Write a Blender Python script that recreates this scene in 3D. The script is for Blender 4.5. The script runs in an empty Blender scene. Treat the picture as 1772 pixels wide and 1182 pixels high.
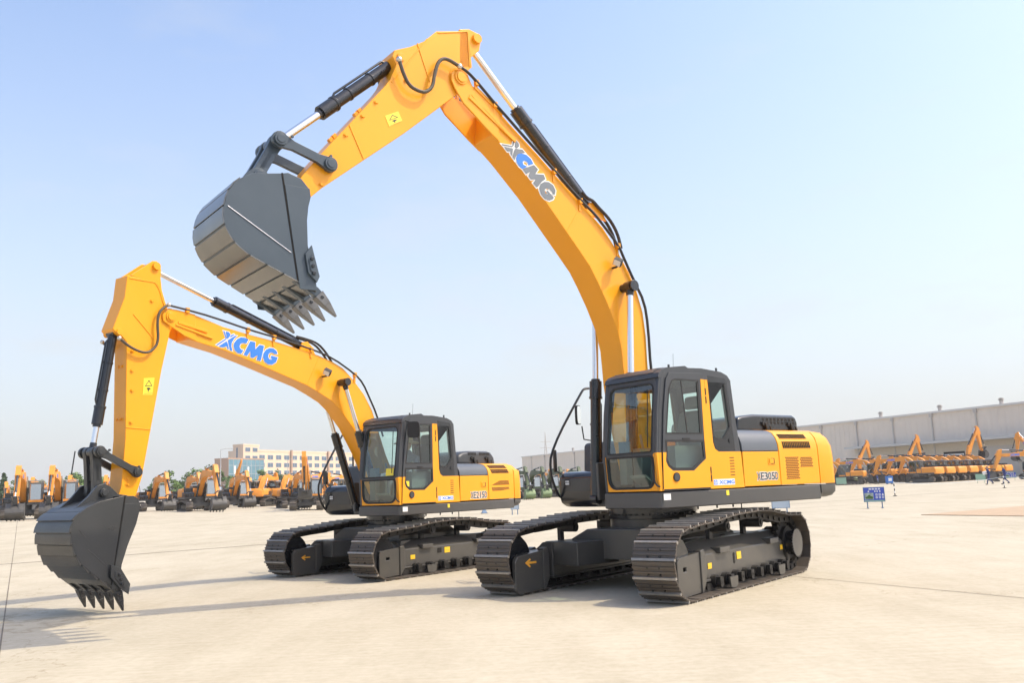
import bpy, bmesh, math, random
from mathutils import Vector, Matrix
from mathutils.geometry import tessellate_polygon
random.seed(7)
scene = bpy.context.scene
COL = scene.collection
R_ = math.radians

# ------------------------------------------------------------------ helpers
class MB:
    """collects shapes and links them as ONE mesh object"""
    def __init__(s): s.v = []; s.f = []; s.m = []; s.cuts = []; s.adds = []
    def add(s, vs, fs, mi=0):
        o = len(s.v); s.adds.append((o, len(s.f))); s.v += [tuple(p) for p in vs]
        for f in fs: s.f.append([i + o for i in f]); s.m.append(mi)
        return s
    def box(s, x0, x1, y0, y1, z0, z1, mi=0):
        return s.add([(x0,y0,z0),(x1,y0,z0),(x1,y1,z0),(x0,y1,z0),(x0,y0,z1),(x1,y0,z1),(x1,y1,z1),(x0,y1,z1)],
              [(0,3,2,1),(4,5,6,7),(0,1,5,4),(1,2,6,5),(2,3,7,6),(3,0,4,7)], mi)
    def obox(s, c, a, b, d, mi=0):
        c, a, b, d = Vector(c), Vector(a), Vector(b), Vector(d)
        P = [c+i*a+j*b+k*d for k in (-1,1) for i, j in ((-1,-1),(1,-1),(1,1),(-1,1))]
        return s.add(P, [(0,3,2,1),(4,5,6,7),(0,1,5,4),(1,2,6,5),(2,3,7,6),(3,0,4,7)], mi)
    def prism(s, prof, fn, w0, w1, mi=0):
        n = len(prof)
        vs = [fn(u,v,w0) for u,v in prof] + [fn(u,v,w1) for u,v in prof]
        return s.add(vs, [tuple(range(n)), tuple(range(2*n-1, n-1, -1))] + [(i,(i+1)%n,n+(i+1)%n,n+i) for i in range(n)], mi)
    def py(s, prof, y0, y1, mi=0): return s.prism(prof, lambda u,v,w: (u,w,v), y0, y1, mi)
    def px(s, prof, x0, x1, mi=0): return s.prism(prof, lambda u,v,w: (w,u,v), x0, x1, mi)
    def pz(s, prof, z0, z1, mi=0): return s.prism(prof, lambda u,v,w: (u,v,w), z0, z1, mi)
    def plate(s, outer, holes, fn, w0, w1, mi=0):
        loops = [outer] + list(holes)
        flat = [p for l in loops for p in l]; n = len(flat)
        tris = tessellate_polygon([[Vector((p[0],p[1],0)) for p in l] for l in loops])
        vs = [fn(u,v,w0) for u,v in flat] + [fn(u,v,w1) for u,v in flat]
        fs = [tuple(t) for t in tris] + [tuple(n+i for i in reversed(t)) for t in tris]
        k = 0
        for l in loops:
            m = len(l)
            for i in range(m):
                a, b = k+i, k+(i+1) % m
                fs.append((a,b,n+b,n+a))
            k += m
        return s.add(vs, fs, mi)
    def cyl(s, p0, p1, r0, r1=None, n=16, mi=0):
        p0, p1 = Vector(p0), Vector(p1); r1 = r0 if r1 is None else r1
        d = (p1-p0).normalized(); a = d.orthogonal().normalized(); b = d.cross(a)
        vs = []
        for p, r in ((p0,r0),(p1,r1)):
            for i in range(n):
                t = 2*math.pi*i/n; vs.append(p + a*(r*math.cos(t)) + b*(r*math.sin(t)))
        return s.add(vs, [tuple(range(n-1,-1,-1)), tuple(range(n,2*n))] + [(i,(i+1)%n,n+(i+1)%n,n+i) for i in range(n)], mi)
    def tube(s, pts, r, n=8, mi=0, smooth=0):
        P = [Vector(p) for p in pts]
        for _ in range(smooth):
            Q = [P[0]]
            for a, b in zip(P[:-1], P[1:]): Q += [a.lerp(b,.25), a.lerp(b,.75)]
            P = Q + [P[-1]]
        rings = []; a = None
        for i, p in enumerate(P):
            d = (P[min(i+1,len(P)-1)] - P[max(i-1,0)]).normalized()
            a = d.orthogonal().normalized() if a is None else (a - d*a.dot(d)).normalized()
            b = d.cross(a)
            rings.append([p + a*(r*math.cos(2*math.pi*k/n)) + b*(r*math.sin(2*math.pi*k/n)) for k in range(n)])
        return s.loft(rings, mi)
    def loft(s, rings, mi=0, caps=True):
        n = len(rings[0]); vs = [p for r in rings for p in r]; fs = []
        for j in range(len(rings)-1):
            for i in range(n): fs.append((j*n+i, j*n+(i+1)%n, (j+1)*n+(i+1)%n, (j+1)*n+i))
        if caps: fs += [tuple(range(n-1,-1,-1)), tuple(range((len(rings)-1)*n, len(rings)*n))]
        return s.add(vs, fs, mi)
    def ball(s, c, r, n=12, m=8, mi=0, sc=(1,1,1)):
        rings = []
        for j in range(1, m):
            t = math.pi*j/m
            rings.append([(c[0]+sc[0]*r*math.sin(t)*math.cos(2*math.pi*i/n), c[1]+sc[1]*r*math.sin(t)*math.sin(2*math.pi*i/n), c[2]+sc[2]*r*math.cos(t)) for i in range(n)])
        return s.loft(rings, mi)
    def cut(s): s.cuts.append((len(s.v), len(s.f)))
    def build_each(s, name, mats, parent=None, **kw):
        """one object per piece: pieces end at cut() marks, else every shape is a piece"""
        c = s.cuts or s.adds[1:]
        marks = [(0,0)] + [m for m in c if 0 < m[0] < len(s.v)] + [(len(s.v), len(s.f))]
        for (v0,f0), (v1,f1) in zip(marks[:-1], marks[1:]):
            q = MB(); q.v = s.v[v0:v1]; q.f = [[i-v0 for i in f] for f in s.f[f0:f1]]; q.m = s.m[f0:f1]; q.build(name, mats, parent, **kw)
    def build(s, name, mats, parent=None, bevel=0, angle=32, recalc=True, seg=2):
        me = bpy.data.meshes.new(name)
        me.from_pydata(s.v, [], s.f)
        mats = mats if isinstance(mats, (list, tuple)) else [mats]
        for m in mats: me.materials.append(m)
        for p, mi in zip(me.polygons, s.m): p.material_index = mi
        if recalc:
            bm = bmesh.new(); bm.from_mesh(me)
            bmesh.ops.recalc_face_normals(bm, faces=bm.faces); bm.to_mesh(me); bm.free()
        me.shade_smooth(); me.set_sharp_from_angle(angle=R_(angle))
        o = bpy.data.objects.new(name, me); COL.objects.link(o)
        if parent is not None: o.parent = parent
        if bevel:
            b = o.modifiers.new('Bevel', 'BEVEL'); b.width = bevel; b.segments = seg; b.limit_method = 'ANGLE'; b.angle_limit = R_(30); b.harden_normals = True
        return o

def tag(o, label=None, cat=None, group=None, kind=None):
    for k, v in (('label',label),('category',cat),('group',group),('kind',kind)):
        if v: o[k] = v
    return o
def empty(name, loc, rz=0, label=None, cat=None, group=None):
    o = bpy.data.objects.new(name, None); COL.objects.link(o)
    o.location = loc; o.rotation_euler = (0,0,rz); o.empty_display_size = .3
    return tag(o, label, cat, group)
def copy_tree(o, parent=None):
    c = o.copy(); COL.objects.link(c); c.parent = parent
    for ch in list(o.children): copy_tree(ch, c)
    return c
def resample(pts, n):
    P = [Vector((p[0],p[1])) for p in pts]; P.append(P[0])
    L = [0]
    for a, b in zip(P[:-1], P[1:]): L.append(L[-1] + (b-a).length)
    out = []; k = 0
    for i in range(n):
        t = L[-1]*i/n
        while L[k+1] < t: k += 1
        f = (t-L[k])/(L[k+1]-L[k]); p = P[k].lerp(P[k+1], f); out.append((p, (P[k+1]-P[k]).normalized()))
    return out, L[-1]/n
def arc(cx, cz, r, a0, a1, n):
    return [(cx+r*math.cos(R_(a0+(a1-a0)*i/n)), cz+r*math.sin(R_(a0+(a1-a0)*i/n))) for i in range(n+1)]
def offset_poly(P, d):
    A = sum(a[0]*b[1]-b[0]*a[1] for a, b in zip(P, P[1:]+P[:1]))
    s = 1 if A > 0 else -1; out = []; n = len(P)
    for i in range(n):
        p0, p, p1 = Vector(P[i-1]), Vector(P[i]), Vector(P[(i+1)%n])
        d0, d1 = (p-p0).normalized(), (p1-p).normalized()
        n0, n1 = Vector((d0.y,-d0.x))*s, Vector((d1.y,-d1.x))*s
        b = n0+n1
        if b.length < 1e-4: b = n0
        b.normalize(); m = min(1/max(b.dot(n0),.3), 1.7); q = p + b*d*m; out.append((q.x,q.y))
    return out
def capsule(p0, p1, r0, r1, w, n=10):
    p0, p1 = Vector(p0), Vector(p1); d = (p1-p0).normalized(); a = math.degrees(math.atan2(d.y,d.x)); L = (p1-p0).length
    nv = Vector((-d.y,d.x)); P = arc(p0.x,p0.y,r0,a+55,a+305,n)
    P += [tuple(p0+d*(r0*1.7)-nv*w), tuple(p1-d*(r1*1.7)-nv*w)]
    P += arc(p1.x,p1.y,r1,a-125,a+125,n)
    P += [tuple(p1-d*(r1*1.7)+nv*w), tuple(p0+d*(r0*1.7)+nv*w)]
    return P

# ------------------------------------------------------------------ materials
def mat(name, col, rough=.5, metal=0., var=.0, vscale=3., bump=0., bscale=60., spec=.5, coat=0., dirt=None):
    m = bpy.data.materials.new(name); m.use_nodes = True; nt = m.node_tree; b = nt.nodes['Principled BSDF']
    b.inputs['Base Color'].default_value = (*col,1); b.inputs['Roughness'].default_value = rough; b.inputs['Metallic'].default_value = metal
    b.inputs['Specular IOR Level'].default_value = spec; b.inputs['Coat Weight'].default_value = coat; b.inputs['Coat Roughness'].default_value = .12
    tc = nt.nodes.new('ShaderNodeTexCoord')
    if var:
        n = nt.nodes.new('ShaderNodeTexNoise'); n.inputs['Scale'].default_value = vscale; n.inputs['Detail'].default_value = 6; n.inputs['Roughness'].default_value = .6
        nt.links.new(tc.outputs['Object'], n.inputs['Vector'])
        r = nt.nodes.new('ShaderNodeValToRGB'); r.color_ramp.elements[0].position = .3; r.color_ramp.elements[1].position = .72
        c0 = tuple(c*(1-var) for c in col); c1 = tuple(min(1,c*(1+var)) for c in col)
        if dirt: c0 = dirt
        r.color_ramp.elements[0].color = (*c0,1); r.color_ramp.elements[1].color = (*c1,1)
        nt.links.new(n.outputs['Fac'], r.inputs['Fac']); nt.links.new(r.outputs['Color'], b.inputs['Base Color'])
        mr = nt.nodes.new('ShaderNodeMapRange'); mr.inputs['To Min'].default_value = max(.03,rough-.08); mr.inputs['To Max'].default_value = min(1,rough+.1)
        nt.links.new(n.outputs['Fac'], mr.inputs['Value']); nt.links.new(mr.outputs['Result'], b.inputs['Roughness'])
    if bump:
        n2 = nt.nodes.new('ShaderNodeTexNoise'); n2.inputs['Scale'].default_value = bscale; n2.inputs['Detail'].default_value = 4
        nt.links.new(tc.outputs['Object'], n2.inputs['Vector'])
        bp = nt.nodes.new('ShaderNodeBump'); bp.inputs['Strength'].default_value = bump; bp.inputs['Distance'].default_value = .01
        nt.links.new(n2.outputs['Fac'], bp.inputs['Height']); nt.links.new(bp.outputs['Normal'], b.inputs['Normal'])
    return m
def glass_mat(name, tint, refl=.9, base=.11):
    m = bpy.data.materials.new(name); m.use_nodes = True; nt = m.node_tree; nt.nodes.clear()
    o = nt.nodes.new('ShaderNodeOutputMaterial'); t = nt.nodes.new('ShaderNodeBsdfTransparent'); g = nt.nodes.new('ShaderNodeBsdfGlossy')
    t.inputs['Color'].default_value = (*tint,1); g.inputs['Roughness'].default_value = .02; g.inputs['Color'].default_value = (refl,refl,refl,1)
    lw = nt.nodes.new('ShaderNodeLayerWeight'); pw = nt.nodes.new('ShaderNodeMath'); pw.operation = 'POWER'; pw.inputs[1].default_value = 4.5; f = nt.nodes.new('ShaderNodeMath'); f.operation = 'MULTIPLY_ADD'; f.inputs[1].default_value = .85; f.inputs[2].default_value = base
    nt.links.new(lw.outputs['Facing'], pw.inputs[0]); nt.links.new(pw.outputs[0], f.inputs[0]); mx = nt.nodes.new('ShaderNodeMixShader')
    nt.links.new(f.outputs[0], mx.inputs[0]); nt.links.new(t.outputs[0], mx.inputs[1]); nt.links.new(g.outputs[0], mx.inputs[2]); nt.links.new(mx.outputs[0], o.inputs[0])
    return m
M = dict(
 yellow=mat('yellow_paint',(.89,.366,.013),.34,var=.035,vscale=.9,coat=.14,spec=.35),
 grey=mat('slate_grey_paint',(.090,.100,.112),.38,var=.04,coat=.2),
 darkgrey=mat('charcoal_paint',(.050,.054,.060),.42,var=.06),
 skirt=mat('skirt_grey_paint',(.080,.078,.075),.40,var=.06),
 frame=mat('undercarriage_paint',(.056,.054,.050),.34,var=.14,vscale=2.5,dirt=(.082,.076,.066),coat=.1),
 black=mat('black_paint',(.016,.017,.020),.22,var=.1,coat=.3),
 rubber=mat('black_rubber',(.018,.018,.018),.6),
 interior=mat('cab_interior',(.15,.175,.17),.7),
 seat=mat('seat_fabric',(.12,.155,.165),.85),
 track=mat('track_steel',(.078,.070,.062),.5,metal=.3,var=.3,vscale=9,bump=.3,bscale=90,dirt=(.105,.082,.062)),
 ridge=mat('worn_grouser_highlight',(.30,.28,.255),.42,metal=.4,var=.15,vscale=12),  # lighter worn steel, with the ridge highlight lines put into its colour
 chain=mat('chain_steel',(.032,.030,.028),.5,metal=.4,var=.3,vscale=8),
 bucket_grey=mat('bucket_grey_paint',(.058,.078,.098),.34,var=.09,vscale=2,bump=.05),
 bucket_dark=mat('bucket_dark_paint',(.042,.044,.046),.30,var=.12,vscale=2,bump=.05),
 wear=mat('bucket_wear_steel',(.20,.195,.185),.20,metal=.8,var=.14,vscale=3,bump=.10,bscale=14),
 weardark=mat('dark_wear_steel',(.085,.085,.083),.30,metal=.55,var=.2,vscale=3,bump=.1,bscale=30),
 tooth=mat('tooth_steel',(.17,.17,.17),.36,metal=.5,var=.2,vscale=8),
 toothdark=mat('dark_tooth_steel',(.04,.04,.042),.35,metal=.3,var=.2,vscale=8),
 chrome=mat('chrome_rod',(.80,.80,.82),.22,metal=1.),
 brass=mat('hose_fitting',(.65,.62,.55),.3,metal=.9),
 hose=mat('hose_wrap',(.075,.062,.042),.5,bump=.5,bscale=150),
 pipe=mat('black_pipe',(.02,.021,.023),.35),
 white=mat('white_vinyl',(.78,.78,.76),.4),
 logogrey=mat('logo_grey',(.17,.19,.21),.4), logoblue=mat('logo_blue',(.035,.20,.72),.4),
 textgrey=mat('text_grey',(.06,.06,.06),.4), label=mat('warning_label_yellow',(.85,.55,.02),.4,var=.05), ink=mat('label_ink',(.03,.03,.03),.5), lemon=mat('pale_yellow_label',(.82,.66,.05),.45),
 orange=mat('orange_arrow',(.90,.42,.05),.45),
 dark=mat('dark_opening',(.012,.010,.009),.9), meshred=mat('grille_backing',(.06,.02,.012),.8),
 glass=glass_mat('green_tint_glass',(.82,.95,.90)), glass2=glass_mat('door_glass',(.78,.92,.87)),
 mirror=mat('mirror_glass',(.85,.87,.88),.03,metal=1.), lens=mat('lamp_lens',(.7,.7,.68),.08,spec=.8),
 skin=mat('skin',(.50,.29,.20),.6), straw=mat('straw_hat',(.62,.50,.32),.9,bump=.4,bscale=200), shirt=mat('grey_shirt',(.15,.18,.23),.9), glove=mat('white_glove',(.7,.69,.66),.9),
)
# ------------------------------------------------------------------ camera, light, sky
CAMF, CAMP, CAMR, CAMH = 1539.82, .1616, -.0374, 1.5389
cam = bpy.data.cameras.new('camera'); co = bpy.data.objects.new('camera', cam); COL.objects.link(co); scene.camera = co
f = Vector((0,math.cos(CAMP),math.sin(CAMP))); u = Vector((0,-math.sin(CAMP),math.cos(CAMP))); x = Vector((1,0,0))
x2 = x*math.cos(CAMR)+u*math.sin(CAMR); u2 = -x*math.sin(CAMR)+u*math.cos(CAMR)
co.matrix_world = Matrix(((x2.x,u2.x,-f.x,0),(x2.y,u2.y,-f.y,0),(x2.z,u2.z,-f.z,CAMH),(0,0,0,1)))
cam.sensor_width = 36; cam.lens = CAMF/1772*36; cam.clip_start = .1; cam.clip_end = 6000
SUN = Vector((.585,-.045,.809)).normalized()
sl = bpy.data.lights.new('sun', 'SUN'); sl.energy = 2.75; sl.angle = R_(.6); sl.color = (1,.875,.66)
so = bpy.data.objects.new('sun', sl); COL.objects.link(so); so.rotation_euler = SUN.to_track_quat('Z','Y').to_euler(); so.location = (60,-10,90)
w = bpy.data.worlds.new('World'); scene.world = w; w.use_nodes = True; nt = w.node_tree; bg = nt.nodes['Background']
sky = nt.nodes.new('ShaderNodeTexSky'); sky.sky_type = 'NISHITA'; sky.sun_disc = False
sky.sun_elevation = math.asin(SUN.z); sky.sun_rotation = math.atan2(SUN.x, SUN.y)
sky.air_density = 1.0; sky.dust_density = 3.0; sky.ozone_density = 2.0; sky.altitude = 0
# thin summer haze and a few faint wisps of cloud over the clear sky
tc = nt.nodes.new('ShaderNodeTexCoord'); sep = nt.nodes.new('ShaderNodeSeparateXYZ'); nt.links.new(tc.outputs['Generated'], sep.inputs[0])
mr = nt.nodes.new('ShaderNodeMapRange'); mr.inputs['From Min'].default_value = 0; mr.inputs['From Max'].default_value = .56; mr.inputs['To Min'].default_value = 1; mr.inputs['To Max'].default_value = 0
nt.links.new(sep.outputs['Z'], mr.inputs['Value'])
pw = nt.nodes.new('ShaderNodeMath'); pw.operation = 'POWER'; pw.inputs[1].default_value = 1.3; nt.links.new(mr.outputs['Result'], pw.inputs[0])
mp = nt.nodes.new('ShaderNodeMapping'); mp.inputs['Scale'].default_value = (2.2,2.2,7); nt.links.new(tc.outputs['Generated'], mp.inputs['Vector'])
nz = nt.nodes.new('ShaderNodeTexNoise'); nz.inputs['Scale'].default_value = 2.1; nz.inputs['Detail'].default_value = 7; nz.inputs['Roughness'].default_value = .6; nt.links.new(mp.outputs['Vector'], nz.inputs['Vector'])
cr = nt.nodes.new('ShaderNodeMapRange'); cr.inputs['From Min'].default_value = .53; cr.inputs['From Max'].default_value = .76; cr.inputs['To Max'].default_value = .20; nt.links.new(nz.outputs['Fac'], cr.inputs['Value'])
ad = nt.nodes.new('ShaderNodeMath'); ad.operation = 'MULTIPLY_ADD'; ad.inputs[1].default_value = .88; ad.use_clamp = True
nt.links.new(pw.outputs[0], ad.inputs[0]); nt.links.new(cr.outputs['Result'], ad.inputs[2])
mx = nt.nodes.new('ShaderNodeMix'); mx.data_type = 'RGBA'; mx.inputs[7].default_value = (6.0,6.18,6.32,1)
nt.links.new(ad.outputs[0], mx.inputs[0])
gm = nt.nodes.new('ShaderNodeMix'); gm.data_type = 'RGBA'; gm.blend_type = 'MULTIPLY'; gm.inputs[0].default_value = 1; gm.inputs[7].default_value = (2.40,2.36,2.36,1)
nt.links.new(sky.outputs[0], gm.inputs[6]); nt.links.new(gm.outputs[2], mx.inputs[6]); nt.links.new(mx.outputs[2], bg.inputs['Color'])
bg.inputs['Strength'].default_value = .10
scene.view_settings.view_transform = 'Standard'; scene.view_settings.look = 'None'; scene.view_settings.exposure = .43; scene.view_settings.gamma = 1
scene.render.engine = 'CYCLES'; cy = scene.cycles; cy.max_bounces = 6; cy.transparent_max_bounces = 12; cy.use_denoising = True; cy.volume_bounces = 0

# summer haze: one even, closed box of air round the whole yard
def haze():
    mb = MB(); mb.box(-1520,1520,-120,1720,-1.5,46); m = bpy.data.materials.new('haze_air'); m.use_nodes = True; nt = m.node_tree; nt.nodes.clear()
    o = nt.nodes.new('ShaderNodeOutputMaterial'); v = nt.nodes.new('ShaderNodeVolumePrincipled'); v.inputs['Color'].default_value = (1,.985,.96,1); v.inputs['Density'].default_value = HAZE_D; v.inputs['Anisotropy'].default_value = .2
    nt.links.new(v.outputs[0], o.inputs['Volume']); ob = mb.build('haze', m); tag(ob, kind='stuff'); ob.display_type = 'WIRE'
HAZE_D = .00038
haze()
# ------------------------------------------------------------------ the setting
def gz(x, y):
    d = math.hypot(x,y); s = lambda t: (lambda q: q*q*(3-2*q))(min(1,max(0,t)))
    return .36*s((d-38)/35)*s((-x-14)/18)
def conc_mat():
    m = bpy.data.materials.new('pale_concrete'); m.use_nodes = True; nt = m.node_tree; b = nt.nodes['Principled BSDF']; b.inputs['Roughness'].default_value = .82; b.inputs['Specular IOR Level'].default_value = .25
    tc = nt.nodes.new('ShaderNodeTexCoord')
    def noise(scale, det, vec=None, sc=None):
        n = nt.nodes.new('ShaderNodeTexNoise'); n.inputs['Scale'].default_value = scale; n.inputs['Detail'].default_value = det; n.inputs['Roughness'].default_value = .62
        if sc:
            mp = nt.nodes.new('ShaderNodeMapping'); mp.inputs['Scale'].default_value = sc; mp.inputs['Rotation'].default_value = (0,0,.35); nt.links.new(tc.outputs['Object'], mp.inputs['Vector']); nt.links.new(mp.outputs['Vector'], n.inputs['Vector'])
        else: nt.links.new(tc.outputs['Object'], n.inputs['Vector'])
        return n
    def ramp(n, p0, p1, c0, c1):
        r = nt.nodes.new('ShaderNodeValToRGB'); r.color_ramp.elements[0].position = p0; r.color_ramp.elements[1].position = p1; r.color_ramp.elements[0].color = (*c0,1); r.color_ramp.elements[1].color = (*c1,1); nt.links.new(n.outputs['Fac'], r.inputs['Fac']); return r
    def mul(a, b_, f=1):
        x = nt.nodes.new('ShaderNodeMix'); x.data_type = 'RGBA'; x.blend_type = 'MULTIPLY'; x.inputs[0].default_value = f; nt.links.new(a, x.inputs[6]); nt.links.new(b_, x.inputs[7]); return x.outputs[2]
    big = ramp(noise(.16,5), .35,.68, (.482,.434,.332), (.545,.494,.390))
    mid = ramp(noise(1.1,8,sc=(1,.35,1)), .32,.62, (.86,.845,.815), (1,1,1))
    fine = ramp(noise(11,8), .3,.62, (.88,.87,.85), (1,1,1))
    brush = ramp(noise(4,7,sc=(.22,3.2,1)), .35,.65, (.925,.915,.90), (1,1,1))
    spots = ramp(noise(2.6,9), .26,.34, (.74,.72,.69), (1,1,1))
    c = mul(mul(mul(mul(big.outputs[0], mid.outputs[0]), fine.outputs[0]), brush.outputs[0]), spots.outputs[0], .6)
    vo = nt.nodes.new('ShaderNodeTexVoronoi'); vo.feature = 'DISTANCE_TO_EDGE'; vo.inputs['Scale'].default_value = .11; dn = noise(.5,6)
    vm = nt.nodes.new('ShaderNodeVectorMath'); vm.operation = 'MULTIPLY_ADD'; vm.inputs[1].default_value = (5,5,0); nt.links.new(dn.outputs['Color'], vm.inputs[0]); nt.links.new(tc.outputs['Object'], vm.inputs[2]); nt.links.new(vm.outputs[0], vo.inputs['Vector'])
    vr = nt.nodes.new('ShaderNodeValToRGB'); vr.color_ramp.elements[0].position = .0; vr.color_ramp.elements[1].position = .0022; vr.color_ramp.elements[0].color = (.72,.68,.62,1); vr.color_ramp.elements[1].color = (1,1,1,1); nt.links.new(vo.outputs['Distance'], vr.inputs['Fac'])
    c = mul(c, vr.outputs[0], .8)
    nt.links.new(c, b.inputs['Base Color'])
    n = noise(90,5); bp = nt.nodes.new('ShaderNodeBump'); bp.inputs['Strength'].default_value = .12; bp.inputs['Distance'].default_value = .01; nt.links.new(n.outputs['Fac'], bp.inputs['Height']); nt.links.new(bp.outputs['Normal'], b.inputs['Normal'])
    return m
def ground():
    mb = MB(); xs = [-1500,-700,-300]+list(range(-160,161,4))+[300,700,1500]; ys = [-100,-40]+list(range(-8,241,4))+[320,500,900,1700]
    vs = [(x,y,gz(x,y)) for y in ys for x in xs]; n = len(xs)
    mb.add(vs, [(j*n+i, j*n+i+1, (j+1)*n+i+1, (j+1)*n+i) for j in range(len(ys)-1) for i in range(n-1)])
    o = mb.build('ground', conc_mat(), angle=60); tag(o, kind='structure')
ground()
joint_m = mat('joint_filler',(.17,.14,.105),.9,var=.35,vscale=3)
def joint(p, q, wd):
    P, Q = Vector(p), Vector(q); d = (Q-P).normalized(); nrm = Vector((-d.y,d.x)); mb = MB(); n = max(2,int((Q-P).length/3)); rng = random.Random(int(P.x*10))
    pts = []
    for i in range(n+1):
        c = P.lerp(Q,i/n); ww = wd*(.7+.6*rng.random())
        for s in (-1,1): pts.append((c.x+nrm.x*ww*s, c.y+nrm.y*ww*s, gz(c.x,c.y)+.005))
    mb.add(pts, [(2*i,2*i+1,2*i+3,2*i+2) for i in range(n)])
    tag(mb.build('expansion_joint', joint_m), kind='structure')
A1, A2 = Vector((-16.01,28.02)), Vector((-8.78,31.85)); dA = (A2-A1).normalized()
joint(A1-dA*40, A1+dA*70, .026)
B1, B2 = Vector((16.35,50.93)), Vector((40.61,72.67)); dB = (B2-B1).normalized()
joint(B1-dB*55, B2+dB*40, .065)
joint((-4.5,7.9), (-40.1,72.4), .009)
joint((4.30,14.07), (8.5,6.3), .010)
joint((4.30,14.07), (-1.0,23.9), .010)
joint((-30,60), (90,118), .03); joint((-60,75), (-2,103), .03); joint((10,96),(95,150),.03)
st = mat('rusty_tan_steel',(.42,.30,.185),.7,var=.12,vscale=2); st2 = mat('steel_edge',(.16,.09,.05),.7)
mb = MB(); P4 = [(14.24,32.16),(17.75,34.5),(24.5,38.2),(22.3,30.6),(16.02,28.84)]
mb.pz([(14.24,32.16),(17.75,34.6),(26,40),(24.5,33.5),(16.02,28.84)], .006, .022)
tag(mb.build('steel_plate', st), 'thin tan steel sheet lying flat on the concrete at the right edge', 'steel plate')
# ------------------------------------------------------------------ the two large excavators
def text_mesh(body, size, offset, name='lettering'):
    cu = bpy.data.curves.new(name, 'FONT'); cu.body = body; cu.size = size; cu.offset = offset; cu.fill_mode = 'FRONT'; cu.extrude = 0; cu.resolution_u = 3
    o = bpy.data.objects.new(name, cu); COL.objects.link(o); bpy.context.view_layer.update()
    ev = o.evaluated_get(bpy.context.evaluated_depsgraph_get()); me = ev.to_mesh()
    vs = [tuple(v.co) for v in me.vertices]; fs = [tuple(p.vertices) for p in me.polygons]
    ev.to_mesh_clear(); bpy.data.objects.remove(o); bpy.data.curves.remove(cu)
    return vs, fs
def fit_text(mb, body, box, fn, w, mi, offset, fs_=1.):
    """box (u0,v0,u1,v1); fn(u,v,w) -> xyz"""
    vs, fs = text_mesh(body, 1, offset); vs0, _ = text_mesh(body, 1, 0)
    xs = [v[0] for v in vs0]; ys = [v[1] for v in vs0]; x0, x1, y0, y1 = min(xs), max(xs), min(ys), max(ys)
    sx, sy = (box[2]-box[0])/(x1-x0), (box[3]-box[1])/(y1-y0)
    mb.add([fn(box[0]+(v[0]-x0)*sx, box[1]+(v[1]-y0)*sy, w) for v in vs], fs, mi)
def flat_poly(mb, P, fn, w, mi):
    t = tessellate_polygon([[Vector((p[0],p[1],0)) for p in P]]); mb.add([fn(p[0],p[1],w) for p in P], [tuple(i) for i in t], mi)
def side_fn(s=1): return lambda u,v,w: (u,w,v)

RP = dict(ys=1.488, zb=1.167, zk=1.402, zm=1.92, zh=2.26, zc=3.115, xf=1.36, xcr=-.40, xs1=-1.28, xs2=-2.28, xr=-2.76, yr=.41,
  trot=.2772, bw=.24, ab=.21, big=True)
LP = dict(ys=1.365, zb=1.095, zk=1.285, zm=1.78, zh=2.03, zc=2.925, xf=1.33, xcr=-.36, xs1=-1.28, xs2=-2.15, xr=-2.46, yr=.35,
  trot=-.0188, bw=.19, ab=.17, big=False)
RP['boom_top'] = [(2.969,7.005),(2.686,6.776),(2.193,6.412),(1.842,6.137),(1.373,5.785),(.945,5.457),(.653,5.109),(.44,4.806),(.293,4.518),(.184,4.176),(.147,3.801),(.15,3.4),(.13,2.7),(0,1.9),(.02,1.62),(.22,1.52),(.42,1.68)]
RP['boom_bot'] = [(.60,2.5),(.675,3.05),(.689,3.349),(.704,3.591),(.778,3.903),(.951,4.272),(1.119,4.574),(1.261,4.803),(1.466,5.03),(1.697,5.282),(2.223,5.855),(2.707,6.309),(3.0,6.54)]
RP['cheek'] = [(3.69,7.30),(3.63,7.37),(3.52,7.40),(3.41,7.35),(3.333,7.20),(3.183,7.17),(2.86,6.93),(2.90,6.46),(3.105,6.60),(3.289,6.743),(3.497,6.90),(3.63,7.08),(3.69,7.20)]
RP['pin'] = (3.529,7.273)
RP['arm'] = [(3.345,8.06),(3.889,7.894),(4.102,7.679),(4.321,7.539),(4.568,7.419),(4.60,7.325),(4.543,7.214),(4.634,6.993),(4.711,6.876),(5.625,5.747),(5.885,5.405),(6.06,5.08),(6.05,4.95),(5.97,4.88),(5.86,4.93),(5.783,5.135),(5.626,5.287),(4.971,5.826),(4.44,6.261),(3.608,6.994),(3.43,7.16),(3.40,7.40),(3.30,7.52)]
RP['armear'] = [(3.50,8.04),(3.338,8.09),(3.184,8.066),(3.125,7.987),(3.165,7.80),(3.34,7.63),(3.30,7.50),(3.52,7.45)]
RP['pins'] = dict(armcyl=(3.212,7.965), bktcyl=(4.475,7.335), armlink=(5.546,5.59), rod=(6.197,5.781), ear=(6.468,5.253), hinge=(5.99,5.0), armcyl_base=(.993,5.80))
RP['gland'] = dict(arm=(2.372,7.161), bkt=(5.56,6.37))
RP['bucket'] = [(6.333,5.205),(6.255,5.225),(6.095,5.179),(5.998,5.072),(5.985,4.97),(6.014,4.85),(6.03,4.683),(6.021,4.372),(5.957,4.159),(5.906,3.856),(6.261,4.003),(6.513,4.110),(6.706,4.196),(6.853,4.302),(6.937,4.418),(6.991,4.536),(7.003,4.661),(6.979,4.771),(6.964,4.859),(6.863,5.028),(6.673,5.151),(6.521,5.170)]
RP['lip'] = 9; RP['shell_end'] = 21
RP['crease'] = [(6.38,5.21),(6.33,5.21),(6.135,3.95),(6.19,3.975)]
RP['cut'] = [(6.065,4.269),(5.985,4.384),(5.887,4.019),(5.921,3.945),(6.029,4.051)]
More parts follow.
